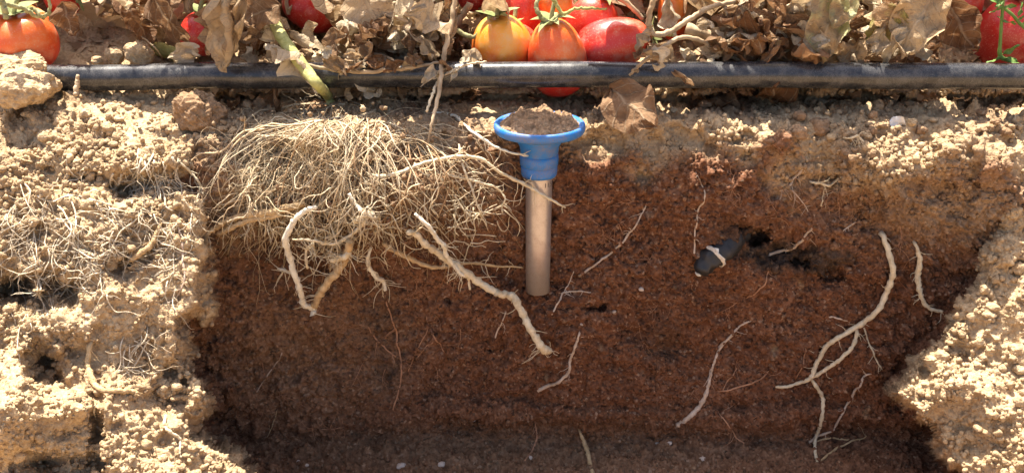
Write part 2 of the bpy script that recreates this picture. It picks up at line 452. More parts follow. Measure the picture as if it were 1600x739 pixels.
loose = .0048 * fine + .12 * bigb * rough_zone + .40 * midb * rough_zone + .5 * smb * (.2 + .8 * sm2) + .6 * tiny + .0018 * gran - .0055 * np.abs(vnoise(P0 * np.array([1, 1, 1.3]), 45, 57)) - .003 * np.abs(vnoise(P0, 120, 58)) - pits * .8 + .0035 * fbm(P0, 32, 2, 46)
loose = loose * (.5 + .5 * sm2)
disp = cut * (1 - hard) + loose * hard
disp = np.where(PY < 60, disp * .6, disp)
P1 = P0 + N0 * disp[..., None]
N1 = normals(P1)
dry = np.clip(np.maximum.reduce([sstep(.3, .6, mL + .3 * nj) * (.93 + .1 * nm), sstep(.3, .6, mR + .3 * nj), upper ** 1.7 * (.8 + .2 * nm), .75 * gz(545, 260, 200, 100, 3), .6 * gz(370, 330, 60, 60),
              .5 * gz(1500, 320, 160, 60, 2), .20 * gz(460, 560, 170, 140), .2 * gz(750, 710, 500, 50) , .85 * gz(1375, 265, 62, 40, 2.6)]) , 0, 1)
dry = np.clip(dry + .10 * (midb / .0125) * sstep(.02, .3, dry) + .06 * fine * 0, 0, 1)
dry = dry * (1 - .62 * ballm * sstep(205, 235, PY) * sstep(400, 430, PX))  # soil darkened behind the root ball, shade of the gaps put into colour
dryfloor = sstep(700, 1400, PY) * .8
dry = np.clip(np.maximum(dry, dryfloor), 0, 1)
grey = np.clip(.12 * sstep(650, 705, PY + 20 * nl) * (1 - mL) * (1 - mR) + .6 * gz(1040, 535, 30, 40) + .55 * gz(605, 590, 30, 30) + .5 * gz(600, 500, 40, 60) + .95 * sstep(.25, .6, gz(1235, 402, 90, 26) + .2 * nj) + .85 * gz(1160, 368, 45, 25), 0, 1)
H, W = PX.shape
idx = np.arange(H * W).reshape(H, W)
F = np.stack([idx[:-1, :-1], idx[1:, :-1], idx[1:, 1:], idx[:-1, 1:]], -1).reshape(-1, 4)
me = mesh_from('trench_wall', P1.reshape(-1, 3), F)
for nme, arr in (('dry', dry), ('grey', grey)):
    a = me.attributes.new(nme, 'FLOAT', 'POINT'); a.data.foreach_set('value', arr.astype(np.float32).ravel())
tag(obj('trench_wall', me, 'soil'), kind='structure')

def surf(px, py):
    """point and normal of the soil seen at a pixel"""
    i = np.clip(np.interp(py, pys, np.arange(H)), 0, H - 1.001); j = np.clip(np.interp(px, pxs, np.arange(W)), 0, W - 1.001)
    i0, j0 = int(i), int(j); fi, fj = i - i0, j - j0
    def bl(A): return (A[i0, j0] * (1 - fi) * (1 - fj) + A[i0 + 1, j0] * fi * (1 - fj) + A[i0, j0 + 1] * (1 - fi) * fj + A[i0 + 1, j0 + 1] * fi * fj)
    n = bl(N0); return bl(P1), n / (np.linalg.norm(n) + 1e-9)
def smooth_y(px, py):
    i = np.clip(np.interp(py, pys, np.arange(H)), 0, H - 1.001); j = np.clip(np.interp(px, pxs, np.arange(W)), 0, W - 1.001)
    return P0[int(i), int(j), 1]

# the field and the far side of the trench behind the camera, out to the horizon
prof = [(-400, .02), (-30, .0), (-2.35, .0), (-1.95, -.30), (-1.6, -.352), (-.45, -.352)]
prof2 = [(1.1, .02), (30, .06), (400, .06)]
V = []; F = []
for pr in (prof, prof2):
    xs = [-400, -30, -4, -1.5, 0, 1.5, 4, 30, 400]; b0 = len(V)
    for (yy, zz) in pr:
        for x in xs: V.append((x, yy, zz))
    for i in range(len(pr) - 1):
        for k in range(len(xs) - 1):
            a = b0 + i * len(xs) + k; F.append((a, a + 1, a + 1 + len(xs), a + len(xs)))
me = mesh_from('ground', np.array(V), F, False)
a = me.attributes.new('dry', 'FLOAT', 'POINT'); a.data.foreach_set('value', np.full(len(V), .9, np.float32))
tag(obj('ground', me, 'soil'), kind='structure')

# ------------------------------------------------------------------ crumbs and clods
def ico(sub):
    import bmesh
    bm = bmesh.new(); bmesh.ops.create_icosphere(bm, subdivisions=sub, radius=1)
    V = np.array([v.co[:] for v in bm.verts]); Fq = np.array([[v.index for v in f.verts] for f in bm.faces]); bm.free(); return V, Fq
I1, IF1 = ico(1); I2, IF2 = ico(2)
def scatter(name, n, smin_, smax_, weight, base, faces, mat, label, cat, embed=.35, dryattr=None, seed=3):
    r = np.random.default_rng(seed)
    px = r.uniform(-70, 1670, n * 6); py = r.uniform(112, 756, n * 6)
    i = np.interp(py, pys, np.arange(H)).astype(int); j = np.interp(px, pxs, np.arange(W)).astype(int)
    keep = r.random(n * 6) < weight[i, j]; i, j = i[keep][:n], j[keep][:n]
    P = P1[i, j]; N = N0[i, j]; n = len(P)
    s = smin_ * (smax_ / smin_) ** (r.random(n) ** 2.2)
    var = []
    for q in range(10):
        d = 1 + .38 * vnoise(base, 1.3, 50 + q) + .2 * vnoise(base, 3.1, 90 + q); var.append(base * d[:, None] * r.uniform(.75, 1.15, 3))
    var = np.array(var); vi = r.integers(0, 10, n)
    th = r.uniform(0, 6.283, n); c, sn = np.cos(th), np.sin(th)
    R = np.zeros((n, 3, 3)); R[:, 0, 0] = c; R[:, 0, 1] = -sn; R[:, 1, 0] = sn; R[:, 1, 1] = c; R[:, 2, 2] = 1
    VV = np.einsum('nij,nvj->nvi', R, var[vi]) * s[:, None, None] + (P + N * (s * embed)[:, None])[:, None]
    FF = (faces[None] + (np.arange(n) * len(base))[:, None, None]).reshape(-1, 3)
    me = mesh_from(name, VV.reshape(-1, 3), FF)
    for nme, arr in (('dry', dry), ('grey', grey)):
        a = me.attributes.new(nme, 'FLOAT', 'POINT')
        a.data.foreach_set('value', np.repeat(np.clip(arr[i, j] + r.normal(0, .07, n), 0, 1), len(base)).astype(np.float32))
    return tag(obj(name, me, mat), label, cat, kind='stuff')
wt = np.clip(hard * (.06 + .6 * rough_zone * sm2) + .22, 0, 1) * np.where(PY < 150, .5, 1)
scatter('soil_crumbs', 15000, .0009, .0032, wt, I1, IF1, 'soil', 'small loose soil crumbs strewn over the banks and the cut wall', 'soil crumbs', seed=3)
wt2 = np.clip(hard * rough_zone * (PY < 330) + .5 * mL * rough_zone + .5 * mR * rough_zone + .02, 0, 1)
scatter('soil_granules', 1300, .0018, .0046, wt2, I2, IF2, 'soil', 'pea sized rounded soil granules along the lip and banks', 'soil crumbs', seed=4)
scatter('clinging_crumbs', 2200, .0008, .0032, np.clip(ballm * 1.1 - .1, 0, 1), I1, IF1, 'soil', 'soil crumbs clinging among the fine roots of the root ball', 'soil crumbs', embed=4.5, seed=6)

I4, IF4 = ico(4); I5, IF5 = ico(6)
def clod_mesh(seed, sub=4, sq=(1, 1, 1), ang=.35):
    B, FF = (I4, IF4) if sub == 4 else (I5, IF5)
    q = B * np.array(sq)
    n = B / np.linalg.norm(B, axis=1)[:, None]
    r = np.random.default_rng(seed)
    # chop with random planes for an angular lump, then roughen
    d = np.ones(len(B))
    for _ in range(9):
        v = r.normal(size=3); v /= np.linalg.norm(v); off = r.uniform(.68, .95)
        c = n @ v
        d = np.where(c > .05, np.minimum(d, off / np.maximum(c, .05)), d)
    d = 1 * (1 - ang) + d * ang
    qq = q + .12 * np.stack([vnoise(q, 4, 1), vnoise(q, 4, 2), vnoise(q, 4, 3)], -1)
    d = d + .22 * fbm(q, 1.4, 5, seed, .55) + .6 * bumps(qq, .26, seed + 5) * .6 + .7 * bumps(qq, .11, seed + 6) * .7
    return mesh_from('soil_clod', q * d[:, None], FF)
def clod(px, py, rx, ry, mat, label, seed, y=None, sub=4, ang=.6, group=None, sink=.25, cat='clod'):
    if y is None: p, n = surf(px, py + ry * .6)
    else: p = at(px, py, y)
    s = pxm(p)
    me = clod_mesh(seed, sub, (1, .9, ry / rx), ang)
    o = obj('soil_clod', me, mat)
    if y is None:
        p = at(px, py, p[1] + rx * s * .25)
    o.location = p; o.scale = (rx * s,) * 3; o.rotation_euler = (0, 0, random.uniform(-.3, .3))
    return tag(o, label, cat, group)
clod(36, 138, 50, 30, 'clod', 'long dark fronted soil clod on the left bank by the pipe end', 1, y=.030, sub=5, ang=.5)
clod(30, 107, 46, 24, 'clod', 'pale rough soil clod leaning against the tomato at far left', 2, y=.055, sub=5, ang=.4)
clod(312, 174, 37, 33, 'clod_brown', 'large angular brown clod beside the root ball below the pipe', 3, sub=5, ang=.9)
clod(217, 83, 24, 20, 'clod', 'rough rounded tan clod lying behind the pipe', 4, y=.10, sub=4)
clod(180, 88, 16, 14, 'clod', 'small tan clod left of the rounded clod behind the pipe', 5, y=.105)
clod(152, 97, 9, 8, 'clod', 'tiny tan clod just above the pipe, left of two bigger clods', 8, y=.10)
clod(405, 162, 12, 10, 'clod_brown', 'small brown clod right of the angular clod under the pipe', 6)
clod(1245, 208, 15, 12, 'clod_brown', 'brown clod on the trench lip right of the fallen leaf', 9)
clod(1275, 200, 20, 16, 'clod_brown', 'knobbly brown clod wedged under the pipe at right', 10)
clod(1425, 192, 8, 7, 'clod', 'pale pebble like clod beside the grey paper scrap', 12)
GL = 'soil clods scattered on the left bank'
for i in range(9):
    px = random.uniform(10, 285); py = random.uniform(150, 245)
    clod(px, py, random.uniform(6, 12), random.uniform(5, 9), 'clod', 'small pale soil clod lying on the top of the left bank', 20 + i, group=GL, ang=.85)
GR = 'soil clods on the sunlit right bank'
for i in range(9):
    py = random.uniform(400, 720); px = random.uniform(np.interp(py, [400, 620, 739], [1560, 1430, 1520]), 1610)
    clod(px, py, random.uniform(7, 13), random.uniform(6, 10), 'clod', 'small pale soil clod on the sunlit right bank', 50 + i, group=GR, ang=.85)
GT = 'soil clods along the trench lip'
for i in range(15):
    px = random.choice([random.uniform(925, 1590), random.uniform(330, 480), random.uniform(1150, 1590)]); py = random.uniform(150, 215)
    clod(px, py, random.uniform(6, 11), random.uniform(5, 9), random.choice(['clod', 'clod_brown', 'clod_brown']), 'small rounded soil clod along the trench lip under the pipe', 80 + i, group=GT, ang=.8)
GP = 'pale pebbles in the trench bottom'
for i, (px, py, r) in enumerate([(628, 729, 7), (690, 730, 6), (1028, 692, 5), (1046, 694, 4), (1098, 719, 5), (1000, 448, 4), (960, 487, 3.5), (445, 716, 4), (466, 722, 3), (480, 733, 3), (740, 650, 2.5), (910, 507, 3), (828, 719, 4)]):
    p, n = surf(px, py); s = pxm(p)
    o = obj('pebble', clod_mesh(200 + i, 4, (1, .9, .75), .3), 'pebble'); o.location = p; o.scale = (r * s,) * 3
    tag(o, 'small pale rounded pebble set in the dark moist soil', 'pebble', GP)

# ------------------------------------------------------------------ drip pipe
pp = catmull([at(-700, 124, .075), at(-100, 124, .072), at(90, 122, .068), at(200, 121.5, .066), at(300, 118.5, .064), at(430, 119, .062), at(600, 116.5, .06), at(760, 117.5, .059), at(900, 116.5, .06), at(1050, 117.8, .061), at(1200, 117, .06), at(1350, 119, .059), at(1500, 119.2, .06), at(1700, 120, .06), at(2400, 122, .06)], 14)
v, f = tube(pp, .0122, 28)
o = obj('drip_pipe', mesh_from('drip_pipe', np.array(v), f), 'pipe'); origin_to(o, at(800, 117, .06))
tag(o, 'dusty black irrigation pipe running across the bed above the trench', 'pipe')

# ------------------------------------------------------------------ moisture probe: blue flanged cap on a grey tube
cx = at(843, 193, 0.0); CY = -.002
def zf(py, r): return at(843, py, CY - r)[2]
root = empty('soil_probe', (cx[0], CY, zf(455, .011)), 'grey access tube with blue flanged cap standing in the trench wall', 'soil probe')
zr = at(843, 195, CY)[2]
rim = [(.0, zr - .004), (.030, zr - .0035), (.0352, zr - .001), (.0368, zr + .0015), (.0392, zr + .0022), (.0405, zr + .001), (.0410, zr - .0015), (.0405, zr - .0045), (.0392, zr - .0062), (.030, zr - .0085), (.0225, zr - .012)]
z1, z2, z3, z4 = zf(226, .021), zf(250, .0168), zf(268, .0168), zf(283, .016)
v, f = lathe([(.0, zr - .006)] + rim[1:], 72); capm = mesh_from('flange', v + np.array([cx[0], CY, 0]), f); obj('flange', capm, 'blue', root)
v, f = lathe([(.0205, zr - .0085), (.0212, z1 + .002), (.0205, z1 - .003), (.0178, (z1 + z2) / 2), (.0170, z2 + .001), (.0163, z2)], 56); obj('funnel_neck', mesh_from('funnel_neck', v + np.array([cx[0], CY, 0]), f), 'blue', root)
v, f = lathe([(.0160, z2 + .0004), (.0174, z2 - .0006), (.0175, z2 - .004), (.0172, z3 + .0014), (.0160, z3)], 56); obj('collar_ring', mesh_from('collar_ring', v + np.array([cx[0], CY, 0]), f), 'blue', root)
v, f = lathe([(.0158, z3 + .0004), (.0166, z3 - .0008), (.0163, z4 + .002), (.0156, z4), (.0118, z4 - .0003)], 56); obj('lower_sleeve', mesh_from('lower_sleeve', v + np.array([cx[0], CY, 0]), f), 'blue', root)
zb = zf(461, .010)
v, f = lathe([(.0122, z4 + .004), (.0121, z4 - .02), (.0118, z4 - .06), (.0114, zb), (.0, zb)], 48); obj('tube', mesh_from('tube', v + np.array([cx[0], CY, 0]), f), 'grey_tube', root)
# printed marks at the top of the tube, wrapped on its surface
for txt, px0, hpx in (('11.5', 855, 8),):
    tc = bpy.data.curves.new('print', 'FONT'); tc.body = txt; tc.size = 1.0
    to = bpy.data.objects.new('print_tmp', tc); COL.objects.link(to)
    dg = bpy.context.evaluated_depsgraph_get(); tm = bpy.data.meshes.new_from_object(to.evaluated_get(dg)); bpy.data.objects.remove(to)
    co = np.array([v_.co[:] for v_ in tm.vertices]); s = .0062
    R = .01235; a0 = math.asin(np.clip((px0 - 843) * .00058 / R, -1, 1)) - .25
    th = a0 + co[:, 0] * s / R
    Vn = np.stack([cx[0] + R * np.sin(th), CY - R * np.cos(th), z4 - .0085 + co[:, 1] * s], -1)
    tm.vertices.foreach_set('co', Vn.astype(np.float32).ravel()); tm.update(); tm.materials.clear()
    obj('printed_number', tm, 'ink', root)
# soil heaped on the cap
g = np.linspace(-1, 1, 90); A, B = np.meshgrid(g, g); rr = np.sqrt(A * A + B * B); ang = np.arctan2(B, A)
k = np.maximum(np.abs(A), np.abs(B)); sc = np.where(rr > 1e-6, k / np.maximum(rr, 1e-6), 1)
A, B = A * sc, B * sc; rr = np.sqrt(A * A + B * B)
Ph = np.stack([cx[0] + A * .0385, CY + B * .0385, zr - .002 + .013 * (1 - rr ** 2.2) * (.55 + .45 * B) + .002 * (1 - rr)], -1)
Pw = Ph + .002 * np.stack([vnoise(Ph, 200, 1), vnoise(Ph, 200, 2), vnoise(Ph, 200, 3)], -1)
hd = 1.0 * bumps(Pw, .0062, 61) + .7 * bumps(Ph, .0034, 62) + .6 * bumps(Ph, .0115, 63) + .001 * fbm(Ph, 120, 3, 64)
Ph[..., 2] += hd * (1 - rr ** 8)
ii = np.arange(8100).reshape(90, 90); F = np.stack([ii[:-1, :-1], ii[:-1, 1:], ii[1:, 1:], ii[1:, :-1]], -1).reshape(-1, 4)
o = obj('soil_heap', mesh_from('soil_heap', Ph.reshape(-1, 3), F), 'clod_brown'); origin_to(o, (cx[0], CY, zr))
tag(o, 'little heap of crumbly soil lying in the blue cap', 'soil heap')

# ------------------------------------------------------------------ charred stub
st = empty('charred_stub', at(1120, 395, .0), 'short black stub with a white band poking out of the wall beside a hole', 'stub')
axis = catmull([at(1160, 362, .034), at(1143, 376, .012), at(1121, 394, .0), at(1102, 411, -.005), at(1090, 427, -.006)], 8)
Rr = np.interp(np.linspace(0, 1, len(axis)), [0, .25, .6, .85, .95, 1], [.0100, .0126, .0122, .0104, .0082, .003])
v, f = tube(axis, Rr, 22); v = np.array(v); ax_ = np.repeat(axis, 22, 0); rad_ = (v - ax_) / (np.linalg.norm(v - ax_, axis=1)[:, None] + 1e-9); v += rad_ * (.0030 * fbm(v, 170, 4, 7) - .001)[:, None]; obj('stub_body', mesh_from('stub_body', v, f), 'char', st)
kb = int(len(axis) * .56); v, f = tube(axis[kb:kb + 2], Rr[kb:kb + 2] + .0016, 22); v = np.array(v); v += (.0042 * fbm(v, 140, 3, 8))[:, None] * np.array([.8, -.3, .6]); obj('white_band', mesh_from('white_band', v, f), 'band', st)
v, f = tube(axis[-3:] + np.array([-.001, -.003, -.001]), [.003, .0035, .001], 10); obj('white_tip', mesh_from('white_tip', np.array(v), f), 'band', st)

# ------------------------------------------------------------------ roots
def rootpts(pts, lift=.5, n=8, jit=1.0, dy=0.0):
    """pixel polyline (px,py,width) -> smooth world polyline lying on the soil, and radii"""
    C = catmull([(p[0], p[1], p[2], (p[3] if len(p) > 3 else 0.0)) for p in pts], n)
    P = []; R = []; m = len(C)
    ph = random.uniform(0, 50)
    for i, (x, y, w_, ex) in enumerate(C):
        jx = jit * (math.sin(i * 1.3 + ph) + .6 * math.sin(i * 2.9 + ph * 2)); jy = jit * (math.cos(i * 1.1 + ph) + .5 * math.sin(i * 3.3 + ph))
        if i in (0, m - 1): jx = jy = 0
        p, nn = surf(x + jx, y + jy); s = pxm(p); r = max(.3, w_) * s / 2
        P.append(p + nn * max(r * lift, .0011) + np.array([0, -1, 0]) * (ex + dy)); R.append(r)
    P = np.array(P)
    if m > 6:                                     # iron out steps of the rough soil
        for _ in range(10 if max(R) > .002 else 3): P[1:-1] = .5 * P[1:-1] + .25 * (P[:-2] + P[2:])
    R = np.array(R) * .88 * (1 + .13 * np.sin(np.arange(m) * 1.7 + ph) + .09 * np.sin(np.arange(m) * 3.9 + ph) + np.array([random.uniform(-.1, .12) for _ in range(m)]))
    P[1:-1] += RNG.normal(0, 1, (m - 2, 3)) * (R[1:-1] * .12)[:, None]
    return P, R
def rootlets(mb, P, R, n, lmin, lmax, rad=.00035, seg=4):
    for _ in range(n):
        i = random.randrange(1, len(P) - 1); t = P[i + 1] - P[i - 1]; t /= np.linalg.norm(t) + 1e-9
        d = np.cross(t, [0, 1, 0]); d /= np.linalg.norm(d) + 1e-9; d *= random.choice((-1, 1)); d = d * .8 + t * random.uniform(-.2, .9) + np.array([0, -.25, -.25])
        L = random.uniform(lmin, lmax); q = [P[i]]
        for _k in range(5):
            d = d + np.array([random.gauss(0, .3), random.gauss(0, .15), random.gauss(0, .3)]); d /= np.linalg.norm(d); q.append(q[-1] + d * L / 5)
        mb.tube(q, np.linspace(min(rad * 1.3, R[i] * .6), rad * .4, 6), seg)
def wall_root(label, paths, mat, nlets=6, group=None, lift=.5, lmax=.018, jit=.8, name='root'):
    """one root: main strand + branches as parts + hair roots"""
    base = surf(paths[0][0][0], paths[0][0][1])[0]
    e = empty(name, base, label, 'root', group); mb = MB()
    for i, pts in enumerate(paths):
        P, R = rootpts(pts, lift, jit=jit); P[0] += np.array([0, .006, 0]); P[1] += np.array([0, .002, 0]); q = MB(); q.tube(P, R, 9); q.build('main_strand' if i == 0 else 'branch', mat, e)
        rootlets(mb, P, R, max(1, int(nlets * (1 if i == 0 else .5))), .004, lmax)
    if nlets: o = mb.build('hair_roots', mat, e); o['kind'] = 'stuff'
    return e
wall_root('thin pale root slanting down left, right of the grey tube', [[(1012, 320, 2.5), (1000, 340, 3), (985, 362, 3.5), (962, 388, 3.8), (935, 410, 4), (904, 432, 4.5)]], 'root_grey', 6)
wall_root('thin upright root hanging above the charred stub', [[(1086, 268, 1.5), (1097, 292, 2.5), (1094, 315, 3), (1087, 345, 3), (1086, 372, 3), (1085, 396, 4)]], 'root_grey', 5)
wall_root('short pale root curving left just right of the dark hole', [[(1268, 348, 3), (1252, 372, 5), (1232, 388, 6), (1202, 398, 6)]], 'root_grey', 4)
wall_root('long forked cream root sweeping down the right side of the wall', [
    [(1374, 362, 9, .006), (1384, 395, 10, .008), (1387, 425, 10, .008), (1377, 465, 10, .006), (1352, 496, 9.5, .004), (1310, 522, 9, .003), (1288, 538, 9, .003), (1274, 565, 8, .002), (1266, 588, 8, .002), (1240, 598, 6, .002), (1208, 602, 5)],
    [(1338, 510, 7, .004), (1333, 535, 7, .004), (1315, 553, 7, .004), (1292, 570, 7, .004), (1266, 592, 7, .003)],
    [(1266, 590, 7, .002), (1282, 612, 7, .002), (1284, 640, 7, .002), (1276, 670, 6, .002), (1271, 700, 6, .002), (1277, 725, 5)],
    [(1350, 508, 3), (1357, 535, 3), (1365, 555, 3), (1373, 571, 2.5)]], 'root_cream', 12)
wall_root('knotty cream root stub right of the long forked root', [[(1428, 376, 5, .004), (1433, 400, 9, .006), (1430, 425, 10, .006), (1433, 450, 9, .006), (1445, 474, 7, .005), (1478, 487, 5, .003)]], 'root_cream', 14)
wall_root('thin beige root running down left below the long forked root', [[(1362, 575, 2), (1342, 592, 4), (1332, 615, 4), (1310, 650, 4), (1288, 672, 4), (1264, 690, 4.5)]], 'root_grey', 8)
wall_root('small branching tan root at the lower tip of the forked root', [[(1357, 683, 2), (1330, 690, 3), (1300, 705, 4), (1278, 722, 4)], [(1330, 690, 3), (1300, 684, 3.5), (1270, 692, 3)]], 'root_tan', 4)
wall_root('pale root with thick cream lower end in the right centre', [[(1184, 498, 2), (1160, 505, 3.5), (1140, 520, 4), (1122, 548, 4.5), (1114, 570, 4.5), (1108, 595, 6), (1098, 625, 8), (1082, 648, 8.5), (1056, 664, 8)], [(1150, 512, 3), (1128, 535, 4), (1120, 552, 4)]], 'root_grey', 7)
wall_root('greyish root with a hooked lower end below the tube', [[(907, 517, 3), (899, 540, 5), (890, 565, 5), (888, 580, 5.5), (870, 598, 6), (842, 607, 6)]], 'root_grey', 5)
wall_root('orange cream root tip crossing the bottom edge of the picture', [[(905, 670, 4, .004), (914, 688, 8, .006), (919, 712, 8, .006), (928, 745, 7, .006)]], 'root_tan', 0)
wall_root('thin wavy root low on the wall left of the orange root tip', [[(836, 658, 1.5), (839, 685, 3), (834, 702, 3.5), (820, 728, 2.5)]], 'root_red', 3)
wall_root('long thin reddish root with side forks low in the left centre', [[(602, 468, 2.5), (618, 510, 3), (622, 540, 3.2), (628, 570, 3), (626, 598, 3), (614, 640, 2.5)], [(573, 504, 2), (585, 527, 2.5), (602, 542, 2.5), (626, 562, 2.5)], [(640, 557, 1.8), (626, 563, 2)]], 'root_red', 4)
wall_root('thin forked rusty root right of the long reddish root', [[(665, 490, 1.5), (670, 510, 2), (655, 540, 2), (638, 580, 2)], [(671, 512, 2), (682, 528, 2.4), (693, 548, 2)], [(682, 528, 2), (666, 540, 1.5), (654, 556, 1.5)]], 'root_red', 0)
wall_root('lone hair thin root slanting on the smooth brown wall at left', [[(443, 538, 1.5), (436, 560, 2), (418, 585, 2), (401, 612, 2)]], 'root_grey', 0)
wall_root('tiny straight root near the bottom left of the wall', [[(432, 641, 1.8), (427, 660, 2), (419, 682, 1.5)]], 'root_tan', 0)
wall_root('short thin root below the thick diagonal root tip', [[(793, 482, 2), (785, 500, 2.5), (770, 526, 3)]], 'root_grey', 2)
wall_root('branched thin root at the foot of the grey tube', [[(930, 458, 2), (905, 455, 2.5), (882, 458, 3), (872, 472, 3), (862, 491, 3)], [(898, 420, 1.5), (890, 440, 2), (882, 458, 2)]], 'root_grey', 5)
wall_root('thin forked rusty root at right of the thick cream end', [[(1205, 574, 1.5), (1190, 590, 2.5), (1160, 601, 3), (1120, 611, 3)], [(1155, 572, 1.5), (1142, 588, 2), (1128, 608, 2)]], 'root_red', 3)
wall_root('fine rusty root low at right of centre near the bottom', [[(1122, 645, 1.5), (1138, 662, 2.5), (1148, 680, 2.5), (1160, 698, 2.5)]], 'root_red', 4)
wall_root('faint brown root below the short pale curved root', [[(1205, 412, 1.5), (1196, 430, 2), (1184, 450, 2.5), (1167, 470, 2)]], 'root_red', 2)
wall_root('pale broken root crosspiece on the upper right wall', [[(1266, 285, 4, .003), (1282, 284, 5, .005), (1294, 288, 4.5, .005), (1312, 276, 3, .003)], [(1290, 288, 2), (1286, 305, 2), (1283, 322, 4)]], 'root_cream', 6)
wall_root('brown twiggy root slanting beside the pale crosspiece', [[(1258, 252, 3), (1245, 272, 4), (1232, 292, 4), (1216, 298, 2)], [(1232, 292, 2), (1250, 312, 2), (1262, 330, 2)]], 'root_grey', 12)
wall_root('short thin root right of the dark hole under the twiggy root', [[(1340, 346, 2), (1325, 352, 3), (1313, 360, 2)]], 'root_grey', 3)
wall_root('pale spray of rootlets on the lip at right', [[(1322, 218, 3, .004), (1335, 212, 4, .008), (1348, 222, 3, .004)], [(1335, 213, 2), (1330, 226, 2)]], 'root_cream', 8)
wall_root('thin horizontal root stuck on the middle right wall', [[(1292, 492, 3), (1305, 492, 3), (1322, 498, 2)]], 'root_grey', 0)
wall_root('hair thin upright root left of the forked root foot', [[(1258, 535, 1.5), (1255, 560, 1.8), (1243, 595, 1.5)]], 'root_red', 0)
# left bank
wall_root('thick tan root slanting across the crumbly left bank', [[(252, 348, 6, .004), (240, 366, 9, .006), (226, 388, 10, .006), (205, 404, 8, .004), (186, 416, 4)]], 'root_tan', 8)
wall_root('stout tan root with a right angle bend low on the left bank', [[(142, 534, 8, .004), (146, 560, 10, .008), (149, 585, 11, .009), (165, 600, 10, .008), (190, 605, 9, .007), (214, 606, 9, .005), (211, 616, 7)]], 'root_tan', 12)
wall_root('short crooked pale root near the foot of the left bank', [[(257, 652, 5, .003), (265, 668, 6, .004), (284, 680, 5, .004), (282, 698, 4, .003), (284, 714, 4)]], 'root_cream', 3)
wall_root('thin curved root down the right edge of the left bank', [[(278, 330, 3), (278, 350, 4), (286, 380, 4), (288, 410, 4), (290, 435, 4), (280, 460, 3), (262, 475, 2)]], 'root_grey', 5)
wall_root('pale root arching from left bank towards the root ball', [[(278, 248, 3, .003), (300, 265, 4, .006), (312, 282, 4, .004), (310, 305, 3)], [(312, 288, 3), (318, 310, 2)]], 'root_cream', 4)
wall_root('short pale twisted root low on the left bank beside the bend root', [[(146, 640, 3), (152, 660, 3.5), (156, 672, 3)]], 'root_cream', 2)

# web of fine roots hanging on the left bank
def web(name, seeds, n, label, mat, length, spread, wpx, parent=None, lift=(.001, .008), cat='roots'):
    mb = MB()
    for _ in range(n):
        sx, sy, ang, sp = random.choice(seeds); x = sx + random.gauss(0, spread[0]); y = sy + random.gauss(0, spread[1])
        a = math.radians(ang + random.gauss(0, sp)); L = random.uniform(*length); m = max(6, int(L / 6)); pts = [(x, y)]
        for k_ in range(m):
            a += random.gauss(0, .42); a += (math.radians(ang) - a) * .08
            pts.append((pts[-1][0] + math.cos(a) * L / m, pts[-1][1] + math.sin(a) * L / m))
        l0 = random.uniform(*lift); P = []
        for k_, (x, y) in enumerate(pts):
            p, nn = surf(x, y); P.append(p + nn * .0006 + np.array([0, -1, .15]) * l0 * math.sin(math.pi * min(1, (k_ + .3) / len(pts))))
        P = np.array(P)
        for _k in range(2): P[1:-1] = .5 * P[1:-1] + .25 * (P[:-2] + P[2:])
        r = random.uniform(*wpx) * .0003
        mb.tube(P, np.linspace(r, r * .45, len(P)), 4)
        if random.random() < .85: rootlets(mb, P, np.full(len(P), r), random.randint(2, 6), .006, .024, r * .7, 3)
    o = mb.build(name, mat, parent); o['kind'] = 'stuff'
    if parent is None: tag(o, label, cat)
    return o
random.seed(5)
web('fine_roots', [(190, 250, 85, 15), (240, 250, 80, 15), (270, 255, 80, 12), (215, 265, 95, 18)], 26, 'fringe of fine roots hanging from the overhang on the left bank', 'root_web', (40, 90), (22, 6), (2.2, 4.2))
web('fine_root_web', [(60, 340, 70, 40), (120, 360, 60, 45), (150, 330, 40, 40), (40, 370, 100, 30), (200, 340, 80, 40), (100, 400, 30, 50), (120, 420, 90, 40), (20, 430, 90, 40), (30, 310, 80, 40), (250, 300, 100, 40)], 95, 'tangled web of fine pale roots over the left bank', 'root_web', (40, 120), (34, 26), (1.5, 3.3), lift=(.001, .009))
web('fine_root_web', [(270, 380, 90, 40), (250, 440, 60, 50), (225, 520, 100, 40), (210, 560, 40, 60), (300, 330, 100, 40)], 30, 'sparse pale rootlets on the right shoulder of the left bank', 'root_web', (25, 80), (18, 16), (1.5, 3))
web('stray_rootlets', [(700, 470, 70, 50), (900, 380, 100, 50), (1080, 300, 90, 50), (1260, 310, 60, 70), (1300, 330, 0, 60), (980, 450, 90, 60), (760, 330, 60, 50), (1150, 590, 120, 50), (640, 560, 90, 40), (500, 600, 90, 40), (1410, 350, 90, 50), (1240, 270, 90, 50)], 95, 'stray hair thin rootlets scattered over the moist wall', 'root_red', (12, 45), (60, 40), (.7, 1.5), lift=(.0, .003))

